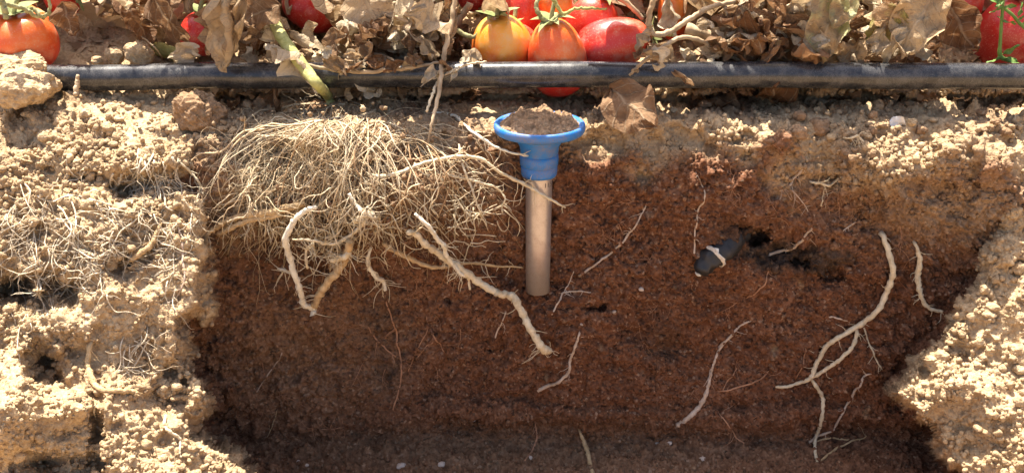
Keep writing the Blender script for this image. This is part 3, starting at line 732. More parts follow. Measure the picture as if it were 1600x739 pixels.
# ------------------------------------------------------------------ leaves
def leaf_mesh(seed, curl, bend, wav, nu=20, nv=11):
    r = np.random.default_rng(seed)
    U, Vv = np.meshgrid(np.linspace(0, 1, nu), np.linspace(-1, 1, nv), indexing='ij')
    ph = r.uniform(0, 6.28, 8)
    wd = .36 * np.sin(np.pi * np.clip(U, 0.0, 1) ** .72) ** .85 * (1 + .10 * np.sin(U * 13 + ph[0] + np.sign(Vv) * ph[1]) * (np.abs(Vv) > .5) * (1 - U)) + .012
    c = curl * (.55 + .6 * np.sin(U * 3.3 + ph[2]) ** 2) + 1e-3
    lat = wd * np.sin(Vv * c) / c; nrm = wd * (1 - np.cos(Vv * c)) / c
    # bend of the midrib
    kcur = bend * (.6 + .9 * np.linspace(0, 1, nu)) + r.normal(0, .25 + abs(bend) * .15, nu)
    th = np.cumsum(kcur) / nu; cx_ = np.cumsum(np.cos(th)) / nu; cz_ = np.cumsum(np.sin(th)) / nu
    tw = r.normal(0, .7) * np.linspace(0, 1, nu)
    q = np.stack([U * 1.0, Vv * .36, U * 0 + seed * .37], -1)
    cr = .10 * fbm(q, 4.2, 3, seed) * wav - .035 * wav * np.abs(vnoise(q, 8, seed + 9)) + .10 * wav * np.abs(Vv) ** 2 * wd / .36 * np.sin(U * (9 + 5 * r.random()) + ph[4] + Vv * 2.0)
    nrm = nrm + cr
    lat = lat + .03 * wav * fbm(q, 5.0, 2, seed + 4)
    ct, stt = np.cos(tw)[:, None], np.sin(tw)[:, None]
    lat, nrm = lat * ct - nrm * stt, lat * stt + nrm * ct
    X = cx_[:, None] - np.sin(th)[:, None] * nrm; Z = cz_[:, None] + np.cos(th)[:, None] * nrm
    V = np.stack([X, lat, Z], -1).reshape(-1, 3)
    ii = np.arange(nu * nv).reshape(nu, nv)
    F = np.stack([ii[:-1, :-1], ii[1:, :-1], ii[1:, 1:], ii[:-1, 1:]], -1).reshape(-1, 4)
    me = mesh_from('leaf', V, F)
    uv = me.uv_layers.new(name='UVMap'); UVv = np.stack([U.ravel(), Vv.ravel()], -1)[F.ravel()]
    uv.data.foreach_set('uv', UVv.astype(np.float32).ravel())
    # short leaf stalk is part of the blade outline; thickness comes from a thin shell
    return me
LEAVES = [leaf_mesh(300 + i, c, b, wv) for i, (c, b, wv) in enumerate([(.8, .7, 1.7), (1.2, 1.4, 1.2), (1.9, -.8, 1.1), (2.4, 1.8, 1.3), (.9, -1.5, 1.5), (1.5, 2.4, 1.4), (2.7, .3, 1.2), (.4, -.4, 1.7), (1.7, -2.2, 1.3), (1.0, 3.0, 1.5), (2.1, 1.0, 1.8), (1.3, -.3, 1.6), (2.9, -1.2, 1.6), (.7, 2.2, 1.9), (1.6, 1.5, 2.1), (2.3, -2.6, 1.9)])]
FLAT = [leaf_mesh(400 + i, c, b, wv) for i, (c, b, wv) in enumerate([(.5, .4, 1.1), (.6, .8, 1.2), (.8, -.6, 1.1), (.5, -1.0, 1.2)])]
def leaf_matrix(base, tip, wide=1.0, roll=0.0, up=None):
    base, tip = Vector(base), Vector(tip); x = (tip - base); L = x.length; x.normalize()
    n = Vector(up) if up is not None else Vector((0, -1, .35)); z = (n - x * n.dot(x))
    if z.length < .05: z = Vector((.3, 0, 1)) - x * x.z
    z.normalize(); y = z.cross(x)
    R = Matrix((x, y, z)).transposed().to_4x4() @ Matrix.Rotation(roll, 4, 'X')
    return Matrix.Translation(base) @ R @ Matrix.Diagonal((L, L * wide, L * (wide * .5 + .5), 1))

PLX = [(70, 'dry wilted plant with brown leaves behind the tomato at far left'), (300, 'wilted plant with dark hanging leaves over the shaded left stretch of pipe'),
       (480, 'tomato plant with thick green stem and its root ball laid bare'), (650, 'withered plant of pale crumpled leaves left of the tomato cluster'),
       (900, 'dry plant with twisted stalks carrying the central tomato cluster'), (1120, 'withered plant of tangled straw stalks right of the tomato cluster'),
       (1360, 'wilting plant with yellow green and brown drooping leaves at right'), (1530, 'dry plant with hanging brown leaves before the big red tomatoes')]
PL = []
for i, (px, lab) in enumerate(PLX):
    if i == 2: loc = at(515, 158, .0)
    else:
        loc = at(px, 100, .22); loc[2] = .037
    PL.append((px, empty('tomato_plant', loc, lab, 'plant', 'withered tomato plants along the bed')))
def plant_for(px): return min(PL, key=lambda q: abs(q[0] - px))[1]

# tomatoes: (px, py, half width px, half length px, depth y, tilt deg in picture, lean, material, label)
TOM = [
 (30, 62, 58, 52, .095, 8, .2, 'tom_ripe', 'big ribbed orange red tomato at the far left behind a clod', 'beef'),
 (98, -6, 36, 20, .16, 80, .1, 'tom_red', 'red tomato cut by the top edge at far left', 'plum'),
 (318, 52, 36, 34, .13, 0, .1, 'tom_shaded', 'shaded red tomato behind the hanging curled leaf', 'plum'),
 (488, 10, 46, 36, .20, 30, 0, 'tom_shaded', 'dark red tomato deep in the shade above the green stem', 'plum'),
 (815, 22, 44, 56, .17, 10, .1, 'tom_red', 'red tomato at the back top of the central cluster', 'plum'),
 (868, 2, 32, 26, .125, 55, 0, 'tom_orange', 'yellow orange tomato at the very top of the central cluster', 'plum'),
 (783, 72, 48, 50, .105, -8, .1, 'tom_yellow', 'yellow ripening tomato at the left of the central cluster', 'plum'),
 (818, 78, 30, 42, .125, -20, 0, 'tom_red', 'red tomato squeezed between the yellow and the orange one', 'plum'),
 (870, 90, 46, 64, .092, -10, .1, 'tom_ripe', 'long orange tomato in front of the cluster, reaching under the pipe', 'plum'),
 (925, 40, 42, 48, .15, 20, 0, 'tom_red', 'red tomato behind the star shaped calyx in the cluster', 'plum'),
 (955, 72, 42, 64, .108, 70, .1, 'tom_red', 'pinkish red tomato lying on its side at right of cluster', 'plum'),
 (1052, 22, 24, 44, .16, -8, 0, 'tom_orange', 'orange tomato half hidden behind the looped dry stalk', 'plum'),
 (1500, 8, 34, 44, .17, 10, 0, 'tom_red', 'bright red tomato behind the tall brown leaf at right', 'plum'),
 (1574, 52, 48, 58, .13, 0, .1, 'tom_shaded', 'large shaded red tomato behind the green weed at right', 'plum'),
 (1582, -8, 60, 40, .20, 60, 0, 'tom_red', 'red tomato above the large shaded one at the top right', 'plum'),
 (742, -4, 26, 22, .21, 0, 0, 'tom_shaded', 'small red tomato glimpsed at the top left of the cluster', 'plum'),
 (1075, 30, 26, 24, .22, 0, 0, 'tom_red', 'pale red tomato in the gap right of the looped stalk', 'plum'),
]
def tomato_mesh(kind, hw, hl, seed):
    nu, nv = 40, 26; V = []; F = []
    for j in range(nv + 1):
        t = j / nv; ph = math.pi * t
        for i in range(nu):
            th = 2 * math.pi * i / nu
            if kind == 'beef':
                r = math.sin(ph) ** .85 * (1 + .055 * math.cos(5 * th + seed) * math.sin(ph) ** .5 * (1.3 - t))
                z = math.cos(ph); z -= .22 * math.exp(-(r / .35) ** 2) * (1 if z > 0 else .3)
            else:
                r = math.sin(ph) ** .88 * (1 + .025 * math.cos(3 * th + seed)) * (1 - .12 * math.cos(ph * 1.0))
                z = math.cos(ph); z -= .10 * math.exp(-(r / .25) ** 2) * (1 if z > 0 else -.5)
            V.append((r * hw * math.cos(th), r * hw * math.sin(th), z * hl))
    for j in range(nv):
        for i in range(nu):
            i2 = (i + 1) % nu; F.append((j * nu + i, (j + 1) * nu + i, (j + 1) * nu + i2, j * nu + i2))
    return mesh_from('fruit', np.array(V), F)
def calyx_mesh(hw, seed):
    r = random.Random(seed); V = []; F = []
    for k_ in range(6):
        a = k_ * math.pi / 3 + r.uniform(-.2, .2); L = hw * r.uniform(.75, 1.1); up_ = r.uniform(-.15, .55); w_ = hw * .2
        b = len(V); m = 7
        for i in range(m):
            t = i / (m - 1); rad = L * t; z = hw * (.05 + up_ * t * t + .12 * math.sin(t * 3)); ww = w_ * (1 - t) ** .7 * (1 + .5 * math.sin(t * 3)) + .0002
            for s_ in (-1, 0, 1):
                V.append((rad * math.cos(a) - s_ * ww * math.sin(a), rad * math.sin(a) + s_ * ww * math.cos(a), z + abs(s_) * ww * .35))
        for i in range(m - 1):
            for s_ in (0, 1): q = b + i * 3 + s_; F.append((q, q + 1, q + 4, q + 3))
    return mesh_from('calyx', np.array(V), F)
for i, (px, py, hw, hl, y, tilt, lean, mat, lab, kind) in enumerate(TOM):
    p = at(px, py, y); s = pxm(p); hw *= s; hl *= s
    Mw = Matrix.Translation(Vector(p)) @ Matrix.Rotation(math.radians(tilt), 4, 'Y') @ Matrix.Rotation(.12 + lean, 4, 'X')
    base = Vector(p) - Vector((0, 0, hl)); e = empty('tomato', base, lab, 'tomato', 'tomatoes hanging and lying in the bed')
    part_at('fruit', tomato_mesh(kind, hw, hl, i), mat, e, Mw)
    Mc = Mw @ Matrix.Translation((0, 0, hl * (.80 if kind == 'beef' else .93)))
    cal = part_at('calyx', calyx_mesh(hw * (.8 if kind == 'beef' else .75), i), 'sepal', e, Mc)
    top = Mc @ Vector((0, 0, 0)); q = MB()
    q.tube(catmull([top, Mc @ Vector((.1 * hw, .1 * hw, .35 * hw)), Mc @ Vector((.35 * hw, .4 * hw, .8 * hw))], 5), .0022, 7); q.build('stalk', 'stem_hairy', cal)

# plant with the bared root ball
plant = PL[2][1]
def world_tube(name, pts, mat, parent, seg=10, jit=.0):
    """(px,py,width,y)"""
    C = catmull([(*at(a, b, d), c * pxm(at(a, b, d)) / 2) for (a, b, c, d) in pts], 8); P = C[:, :3]
    if jit: P[1:-1] += RNG.normal(0, jit, P[1:-1].shape)
    q = MB(); q.tube(P, np.maximum(.0003, C[:, 3]) * (1 + .05 * np.sin(np.arange(len(C)) * 1.3)), seg); return q.build(name, mat, parent)
yb = smooth_y(515, 165) - .004
world_tube('main_stem', [(428, 30, 17, .10), (434, 48, 19, .075), (452, 76, 20, .045), (478, 110, 19, .030), (497, 133, 17, .012), (512, 150, 15, yb + .004), (520, 170, 12, yb)], 'stem_green', plant, 16)
random.seed(9)
def ball_root(pts, mat, name='root', seg=10, lift=.6):
    P, R = rootpts(pts, lift, jit=.7); q = MB(); q.tube(P, R, seg); o = q.build(name, mat, plant); return P, R
let = MB()
for pts, mat in [
  ([(506, 305, 7, .030), (490, 306, 9, .034), (474, 320, 10, .036), (463, 345, 11, .036), (464, 370, 11, .036), (472, 395, 11, .036), (481, 425, 10, .034), (486, 448, 10, .032), (498, 460, 10, .030), (499, 469, 8, .028)], 'root_white'),
  ([(556, 352, 12, .026), (552, 372, 14, .030), (538, 395, 14, .032), (520, 420, 13, .032), (507, 440, 12, .032), (499, 460, 10, .030)], 'root_tan'),
  ([(556, 366, 10, .034), (545, 376, 10, .038), (527, 384, 7, .036)], 'root_cream'),
  ([(640, 344, 10, .016), (662, 358, 12, .020), (690, 378, 13, .022), (718, 396, 13, .024), (752, 424, 13, .024), (778, 440, 13, .022), (803, 458, 13, .020), (822, 484, 13, .018), (838, 510, 13, .016), (850, 528, 14, .014), (857, 539, 10, .012)], 'root_cream'),
  ([(840, 515, 8, .015), (846, 528, 7, .014), (845, 537, 5, .012)], 'root_cream'),
  ([(652, 322, 5, .024), (672, 332, 7, .028), (684, 348, 8, .030), (696, 358, 8, .030), (702, 378, 7, .030), (720, 402, 6, .030), (733, 415, 5, .026), (735, 437, 4, .022)], 'root_white'),
  ([(582, 380, 5, .010), (578, 396, 7, .014), (588, 418, 8, .014), (598, 428, 8, .012), (605, 445, 6, .010)], 'root_white'),
  ([(600, 372, 8, .008), (630, 386, 9, .012), (655, 400, 8, .012), (690, 408, 7, .010), (745, 402, 5, .008), (790, 412, 4, .006), (818, 415, 3, .003)], 'root_tan'),
  ([(480, 310, 12, .012), (430, 316, 13, .014), (395, 324, 12, .014), (360, 336, 10, .014), (340, 348, 9, .012), (328, 366, 8, .010), (322, 385, 7, .006)], 'root_tan'),
  ([(450, 318, 9, .016), (415, 326, 9, .018), (380, 338, 9, .018), (346, 354, 8, .016)], 'root_tan'),
  ([(580, 268, 7, .010), (620, 264, 8, .014), (655, 248, 7, .018), (690, 234, 6, .024), (725, 228, 6, .028), (752, 232, 6, .028), (775, 252, 5, .024), (800, 266, 6, .022), (835, 284, 6, .022), (862, 300, 5, .022), (882, 312, 3, .020)], 'root_cream'),
  ([(655, 176, 4, .008), (690, 170, 5, .014), (715, 176, 5, .016), (735, 196, 5, .018), (765, 212, 5, .022), (795, 224, 4, .026), (828, 229, 4, .030)], 'root_white'),
  ([(560, 330, 7, .022), (580, 320, 7, .026), (595, 324, 5, .024)], 'root_cream'),
  ([(470, 350, 3, .030), (500, 352, 5, .030), (520, 358, 6, .028), (560, 348, 6, .022), (580, 325, 6, .018)], 'root_cream'),
  ([(490, 395, 4, .030), (488, 372, 5, .030), (500, 356, 5, .030)], 'root_cream'),
  ([(548, 290, 6, .022), (556, 305, 6, .026), (570, 314, 6, .026), (590, 318, 4, .022)], 'root_white'),
  ([(470, 396, 4, .034), (462, 404, 4, .032), (442, 407, 4, .026)], 'root_white'),
  ([(715, 295, 3, .020), (730, 320, 3, .018), (752, 322, 3, .014)], 'root_cream'),
  ([(720, 210, 3, .022), (722, 235, 4, .026), (735, 270, 4, .026), (745, 300, 3, .024), (752, 325, 3, .02)], 'root_cream'),
  ([(690, 250, 3, .018), (705, 262, 4, .02), (740, 268, 4, .024), (775, 280, 4, .022), (786, 292, 3, .02), (782, 320, 2.5, .016)], 'root_cream'),
]:
    P, R = ball_root(pts, mat); rootlets(let, P, R, 14, .006, .026, .0004)
o = let.build('hair_roots', 'root_cream', plant); o['kind'] = 'stuff'
# fine fibrous mass
mb = MB(); mb2 = MB(); mb3 = MB()
for q in range(900):
    long_ = q < 260
    u = random.random()
    th = math.radians(random.choice((random.uniform(14, 166), random.gauss(95, 32), random.gauss(140, 18)))); th = min(max(th, .2), 2.95)
    ext = np.interp(math.degrees(th), [10, 30, 60, 90, 120, 150, 170], [300, 265, 235, 215, 215, 225, 215])
    if long_:
        sx = random.gauss(545, 58); sy = 166 + abs(random.gauss(0, 20)) + abs(sx - 540) * .22; th = min(max(th - (sx - 545) * .006, .15), 3.0); r_ = ext * random.uniform(.45, 1.08)
        tx = sx + r_ * math.cos(th); ty = sy + r_ * math.sin(th) * .98 + abs(math.cos(th)) * 40
    else:
        r_ = ext * random.uniform(.1, .9); sx = 535 + r_ * math.cos(th); sy = 172 + r_ * math.sin(th) + abs(math.cos(th)) * 25 * r_ / 200; a = th + math.radians(random.gauss(0, 55)); L = random.uniform(25, 95)
        tx = sx + L * math.cos(a); ty = sy + L * math.sin(a)
    sx = min(max(sx, 385), 810); tx = min(max(tx, random.uniform(335, 400)), 825)
    if sx > 660 and random.random() < .45: continue
    m = random.randint(11, 18); P = []; l0 = random.uniform(.0, .022) * (.4 + u) if random.random() < .9 else random.uniform(.02, .045)
    wx = wy = vx = vy = 0; bow = random.gauss(0, 30 if long_ else 14); am = .9 if long_ else 1.0
    for k_ in range(m):
        t = k_ / (m - 1); vx = vx * .5 + random.gauss(0, 3.6) * am; vy = vy * .5 + random.gauss(0, 3.6) * am; wx += vx; wy += vy
        x = sx + (tx - sx) * t + wx + bow * math.sin(math.pi * t); y = sy + (ty - sy) * t ** 1.15 + wy - abs(tx - sx) * .20 * math.sin(math.pi * t)
        p, nn = surf(x, y); P.append(p + np.array([0, -1, .2]) * l0 * math.sin(math.pi * (.12 + .85 * t)) + nn * .0007)
    P = np.array(P); P[1:-1] = .6 * P[1:-1] + .2 * (P[:-2] + P[2:])
    r = random.choice((.00020, .00028, .00038, .0005, .0008)) * random.uniform(.75, 1.15) * (1.15 if long_ else .85)
    right = sstep(560, 680, sx); z_ = random.random()
    tgt = mb3 if z_ < .08 + .42 * right else (mb2 if z_ > .62 + .2 * right else mb)
    tgt.tube(P, np.linspace(r, r * .5, m), 4)
    if random.random() < .7: rootlets(tgt, P, np.full(m, r), random.randint(1, 4), .005, .020, r * .7, 3)
o = mb3.build('brown_fibrous_roots', 'root_brown', plant); o['kind'] = 'stuff'
o = mb.build('fibrous_roots', 'root_fine', plant); o['kind'] = 'stuff'
o = mb2.build('pale_fibrous_roots', 'root_cream', plant); o['kind'] = 'stuff'
mb = MB()
for q in range(130):                                # curly ends under the ball and around the white root
    x0, y0 = random.choice([(random.gauss(545, 28), random.gauss(365, 18)), (random.uniform(600, 790), random.uniform(300, 380)), (random.uniform(420, 600), random.uniform(320, 360))])
    a = random.uniform(0, 6.28); pts = [(x0, y0)]
    for k_ in range(9): a += random.gauss(0, .55); pts.append((pts[-1][0] + 6 * math.cos(a), pts[-1][1] + 6 * math.sin(a)))
    l0 = random.uniform(.004, .028)
    P = np.array([surf(*c)[0] + np.array([0, -1, 0]) * l0 for c in pts]); P[1:-1] = .5 * P[1:-1] + .25 * (P[:-2] + P[2:])
    mb.tube(P, np.linspace(.0006, .0003, len(P)), 4)
o = mb.build('curled_rootlets', 'root_cream', plant); o['kind'] = 'stuff'

# dry stalks
def stalk(pts, mat, name='stem', seg=9, jit=.0004): return world_tube(name, pts, mat, plant_for(sum(p[0] for p in pts) / len(pts)), seg, jit)
for pts, mat in [
  ([(418, 70, 5, .06), (450, 92, 6, .045), (500, 106, 6, .042), (560, 113, 6.5, .040), (620, 109, 6.5, .040), (665, 102, 5, .042), (695, 94, 4, .05)], 'stem_dry'),
  ([(715, -20, 8, .08), (706, 30, 8, .07), (697, 70, 8, .055), (690, 105, 8, .040), (686, 145, 7, .015), (676, 185, 5, -.005), (668, 225, 3, -.01)], 'stem_dry'),
  ([(760, 97, 3, .05), (735, 100, 3.5, .042), (705, 112, 4, .038), (686, 124, 4.5, .036), (676, 148, 4.5, .012), (666, 175, 4, -.002)], 'root_cream'),
  ([(1150, 2, 7, .10), (1110, 12, 8, .10), (1075, 32, 9, .095), (1048, 50, 9, .09), (1025, 54, 9, .088), (1014, 38, 9, .088), (1018, 12, 9, .088), (1030, -15, 9, .09)], 'stem_dry'),
  ([(983, 118, 4, .042), (1002, 100, 6, .044), (1030, 78, 7, .06), (1062, 60, 7, .08), (1095, 64, 7, .085), (1120, 82, 6, .085), (1160, 94, 6, .085), (1205, 92, 5, .09), (1235, 78, 4, .1)], 'stem_dry'),
  ([(1072, 44, 18, .115), (1110, 58, 19, .11), (1152, 74, 19, .11)], 'stem_dry'),
  ([(1110, 66, 15, .10), (1135, 78, 15, .098), (1150, 86, 12, .098)], 'stem_dry'),
  ([(1133, 10, 6, .10), (1140, 30, 6, .10), (1156, 55, 7, .10), (1185, 65, 6, .10), (1205, 82, 5, .10)], 'stem_dry'),
  ([(1240, 62, 5, .1), (1225, 80, 5, .1), (1200, 85, 4, .1)], 'stem_dry'),
  ([(1208, 58, 4, .1), (1230, 72, 5, .1), (1246, 92, 4, .1)], 'stem_dry'),
  ([(625, -10, 9, .12), (655, 18, 10, .11), (690, 10, 9, .10), (712, -12, 8, .10)], 'stem_hairy'),
  ([(560, 22, 5, .09), (590, 20, 6, .085), (630, 32, 6, .08), (665, 46, 5, .085)], 'stem_dry'),
  ([(680, 20, 8, .11), (705, 42, 8, .10), (735, 58, 7, .095), (752, 50, 4, .095)], 'stem_hairy'),
  ([(735, 5, 11, .15), (715, 35, 11, .15), (700, 60, 10, .14)], 'stem_dry'),
  ([(700, 5, 5, .09), (685, 25, 5, .09), (668, 50, 4, .09), (660, 70, 4, .09)], 'stem_dry'),
  ([(848, -12, 6, .085), (838, 12, 7, .08), (848, 30, 7, .078), (862, 38, 6, .08)], 'stem_hairy'),
  ([(855, -15, 5, .08), (868, 5, 6, .08), (880, 22, 6, .08), (898, 14, 5, .08), (920, 14, 5, .08), (948, 14, 3, .085)], 'stem_green'),
  ([(880, 20, 5, .082), (862, 32, 6, .08), (848, 40, 6, .08)], 'stem_hairy'),
  ([(960, -10, 8, .12), (985, 10, 8, .12), (1005, 30, 7, .12)], 'stem_dry'),
  ([(-20, 2, 8, .03), (10, 8, 8, .035), (35, 14, 7, .04), (58, 26, 6, .05), (72, 24, 6, .05), (78, 8, 5, .05), (70, -10, 5, .05)], 'stem_hairy'),
  ([(10, 30, 9, .03), (6, 10, 9, .03), (0, -12, 9, .03)], 'stem_hairy'),
  ([(48, 12, 5, .05), (58, 20, 6, .05), (68, 30, 5, .05)], 'stem_hairy'),
  ([(230, 72, 22, .13), (260, 80, 22, .13), (300, 92, 20, .13)], 'stem_green'),
  ([(1235, 15, 6, .14), (1280, 8, 6, .14), (1330, -8, 6, .14)], 'stem_dry'),
  ([(1440, -5, 8, .12), (1452, 30, 7, .12), (1455, 70, 6, .12), (1450, 98, 6, .11)], 'stem_dry'),
  ([(540, 90, 4, .045), (548, 105, 5, .042), (556, 113, 4, .042)], 'stem_dry'),
  ([(604, 90, 4, .06), (615, 95, 4, .05), (625, 108, 3, .044)], 'stem_dry'),
  ([(118, 150, 7, .02), (120, 135, 8, .025), (122, 118, 5, .03)], 'stem_dry'),
]: stalk(pts, mat)

# leaves placed one by one: base px,py ; tip px,py ; depth y ; width ; roll ; mesh ; material
def leaf(bx, by, tx, ty, y, wide, roll, me, mat, parent=None, dy=0.0, up=None, name='leaf'):
    b_, t_ = at(bx, by, y), at(tx, ty, y + dy); Mw = leaf_matrix(b_, t_, wide, roll, up)
    if parent is None: parent = plant_for((bx + tx) / 2)
    return part_at(name, me, mat, parent, Mw)
for a in [
  (348, -30, 362, 112, .045, .85, .2, LEAVES[6], 'leaf_dry'), (378, -10, 372, 100, .040, .75, -.5, LEAVES[12], 'leaf_dry'), (330, 0, 350, 90, .06, .7, .5, LEAVES[10], 'leaf_dry'),
  (235, -10, 292, 78, .075, .8, .2, LEAVES[2], 'leaf_dry'), (190, 0, 235, 70, .10, .9, -.3, LEAVES[11], 'leaf_brown'), (95, 0, 128, 56, .085, 1.2, .2, FLAT[1], 'leaf_brown'),
  (262, 92, 335, 68, .08, .6, .4, LEAVES[14], 'leaf_pale'), (440, 5, 372, 42, .075, 1.0, .3, FLAT[0], 'leaf_dry'), (300, 0, 240, 20, .09, .8, .9, LEAVES[13], 'leaf_dry'),
  (405, 70, 545, 116, .050, .45, 1.0, LEAVES[1], 'leaf_pale'), (560, -30, 600, 62, .085, 1.15, -.1, FLAT[0], 'leaf_pale'), (640, -20, 615, 40, .08, .9, .6, LEAVES[4], 'leaf_pale'),
  (420, 72, 505, 100, .036, .5, .7, LEAVES[10], 'leaf_pale'), (500, 88, 560, 112, .036, .55, .4, LEAVES[14], 'leaf_dry'), (520, 40, 535, 98, .06, .9, .2, LEAVES[1], 'leaf_dry'), (560, 70, 600, 108, .055, .9, -.4, LEAVES[9], 'leaf_dry'), (600, 85, 575, 118, .05, .9, .2, LEAVES[11], 'leaf_brown'),
  (640, 45, 655, 98, .07, .8, .2, LEAVES[3], 'leaf_dry'), (655, 60, 690, 95, .065, .7, -.3, LEAVES[2], 'leaf_pale'), (720, 80, 762, 100, .06, .8, .3, LEAVES[14], 'leaf_pale'),
  (770, -20, 785, 58, .085, .8, .4, LEAVES[8], 'leaf_dry'), (700, 60, 725, 98, .07, .8, .8, LEAVES[9], 'leaf_dry'), (480, 30, 500, 70, .07, .9, .3, LEAVES[1], 'leaf_dry'),
  (1240, 20, 1262, 108, .10, 1.2, .1, FLAT[2], 'leaf_brown'), (1300, -20, 1278, 100, .072, .75, 0, LEAVES[0], 'leaf_palegreen'), (1335, -12, 1298, 48, .068, .9, .2, FLAT[1], 'leaf_palegreen'),
  (1412, 8, 1352, 78, .070, 1.1, .1, FLAT[3], 'leaf_yellow'), (1380, 40, 1358, 98, .072, .8, .3, LEAVES[14], 'leaf_pale'), (1425, 4, 1330, 22, .07, .5, .9, LEAVES[3], 'leaf_dry'),
  (1312, 102, 1355, 58, .07, 1.0, .1, LEAVES[7], 'leaf_dry'), (1325, 60, 1360, 30, .08, .8, .4, LEAVES[5], 'leaf_dry'), (1462, -30, 1400, 96, .07, .85, .1, LEAVES[0], 'leaf_dry'),
  (1420, 40, 1372, 104, .062, .55, .6, LEAVES[2], 'leaf_pale'), (1470, -10, 1440, 70, .085, 1.0, -.3, LEAVES[11], 'leaf_brown'), (1470, 0, 1522, 78, .10, .9, .3, LEAVES[0], 'leaf_brown'),
  (1500, 5, 1518, 45, .12, .9, 1.0, LEAVES[13], 'leaf_brown'), (1085, 40, 1140, 30, .10, .7, .3, LEAVES[5], 'leaf_pale'), (1140, 20, 1185, 50, .11, .9, .2, LEAVES[9], 'leaf_dry'),
  (1165, 60, 1215, 92, .09, .8, .3, LEAVES[15], 'leaf_pale'), (1010, 70, 1060, 100, .085, .9, .3, LEAVES[14], 'leaf_dry'), (1060, 75, 1090, 100, .075, .8, .3, LEAVES[15], 'leaf_pale'),
  (1000, 110, 975, 120, .044, .5, .3, LEAVES[9], 'leaf_pale'), (1040, -10, 1055, 60, .13, .8, .1, LEAVES[10], 'leaf_pale'), (1200, 0, 1235, 60, .15, 1.2, .1, FLAT[2], 'leaf_brown'),
  (20, -20, 70, 40, .12, 1, .1, FLAT[1], 'leaf_brown'), (65, 45, 80, 100, .10, .5, .2, LEAVES[3], 'leaf_dry'), (1100, -10, 1120, 30, .14, .9, .1, LEAVES[11], 'leaf_brown'),
]: leaf(*a)

# fallen leaves lying on the lip: things of their own
def fallen(bx, by, tx, ty, lift, wide, roll, me, mat, label, up=(0, -.75, .65)):
    p0, n0 = surf(bx, by); p1, n1 = surf(tx, ty)
    o = obj('fallen_leaf', me, mat); o.matrix_world = leaf_matrix(p0 + n0 * lift, p1 + n1 * lift * .6, wide, roll, up); o.matrix_basis = o.matrix_world
    return tag(o, label, 'leaf', 'fallen leaves on the trench lip')
o = obj('fallen_leaf', FLAT[1], 'leaf_dry'); o.matrix_basis = leaf_matrix(at(950, 132, .030), at(1026, 224, -.012), .95, .1, (0, -.75, .65))
tag(o, 'large folded brown leaf lying on the lip right of the blue cap', 'leaf', 'fallen leaves on the trench lip')
fallen(30, 240, 86, 262, .003, .5, .3, LEAVES[2], 'leaf_dry', 'small curled dry leaf on the left bank slope')
fallen(1108, 150, 1155, 178, .004, .8, .3, LEAVES[11], 'leaf_dry', 'crumpled leaf on the lip left of the lit soil patch')
fallen(1215, 148, 1190, 185, .004, .8, .1, LEAVES[1], 'leaf_brown', 'brown leaf tucked under the pipe at right of centre')
fallen(1400, 150, 1470, 160, .004, .6, .4, LEAVES[0], 'leaf_brown', 'flat brown leaf under the pipe near the right end')
fallen(360, 170, 372, 148, .004, .7, .2, LEAVES[7], 'leaf_brown', 'rusty scrap of leaf beside the angular clod')
fallen(1300, 150, 1262, 142, .005, .7, .4, LEAVES[4], 'leaf_pale', 'pale curled leaf just under the pipe at right')
fallen(720, 160, 775, 145, .004, .7, .4, LEAVES[5], 'leaf_brown', 'brown curled leaf under the pipe left of the blue cap')
fallen(590, 140, 560, 122, .006, .8, .4, LEAVES[14], 'leaf_dry', 'crumpled leaf against the pipe above the root ball')
fallen(660, 125, 640, 148, .008, .9, .4, LEAVES[9], 'leaf_dry', 'grey brown crumpled leaf draped below the pipe above the root ball')

# bulk of the withered foliage
random.seed(21)
def blocked(px, py, y):
    for (tx, ty, hw, hl, tyy, tilt, *_r) in TOM:
        a = math.radians(tilt); dx, dy_ = px - tx, py - ty
        u = dx * math.cos(a) + dy_ * math.sin(a); v_ = -dx * math.sin(a) + dy_ * math.cos(a)
        if y < tyy + .03 and (u / (hw + 26)) ** 2 + (v_ / (hl + 24)) ** 2 < 1: return True
    if 85 < px < 205 and 38 < py < 110 and y < .25: return True
    if 1462 < px < 1620 and 55 < py and y < .2: return True
    return False
MATS = ['leaf_dry'] * 7 + ['leaf_pale'] * 8 + ['leaf_brown'] * 5
cnt = 0
while cnt < 880:
    front = random.random() < .45
    px = random.uniform(-120, 1720)
    if random.random() < .3: px = random.choice([random.gauss(590, 110), random.gauss(1120, 90)])
    y = random.uniform(.075, .16) if front else random.uniform(.16, .65)
    py = random.uniform(5, 108) if front else random.uniform(-70, 95)
    p = at(px, py, y)
    zg = .04 if y > .11 else .004
    if p[2] < zg or blocked(px, py, y): continue
    L = random.uniform(.022, .055) if front else random.uniform(.05, .11)
    d = Vector((random.gauss(0, 1), random.gauss(0, .8), random.gauss(-.3, .8))).normalized()
    tip = Vector(p) + d * L
    if tip.z < zg - .002: tip.z = zg - .002 + random.random() * .005
    if front:
        tpx, tpy = project(tip)
        if blocked(tpx, tpy, y): continue
    Mw = leaf_matrix(p, tip, random.uniform(.6, 1.15), random.uniform(-1.2, 1.2), (random.gauss(0, .8), random.gauss(-.6, .7), random.gauss(.5, .6)))
    part_at('leaf', random.choice(LEAVES), random.choice(MATS), plant_for(px), Mw); cnt += 1
for q in range(22):                                 # small leaves spilling over the pipe
    px = random.choice([random.uniform(515, 745), random.uniform(515, 700), random.uniform(985, 1080)]); py = random.uniform(72, 116); y = random.uniform(.036, .046); p = at(px, py, y)
    d = Vector((random.gauss(0, 1), random.gauss(0, .3), random.gauss(-.4, .6))).normalized()
    part_at('leaf', random.choice(LEAVES), random.choice(MATS), plant_for(px), leaf_matrix(p, Vector(p) + d * random.uniform(.018, .034), random.uniform(.5, .9), random.uniform(-1, 1), (random.gauss(0, .4), -1, .5)))
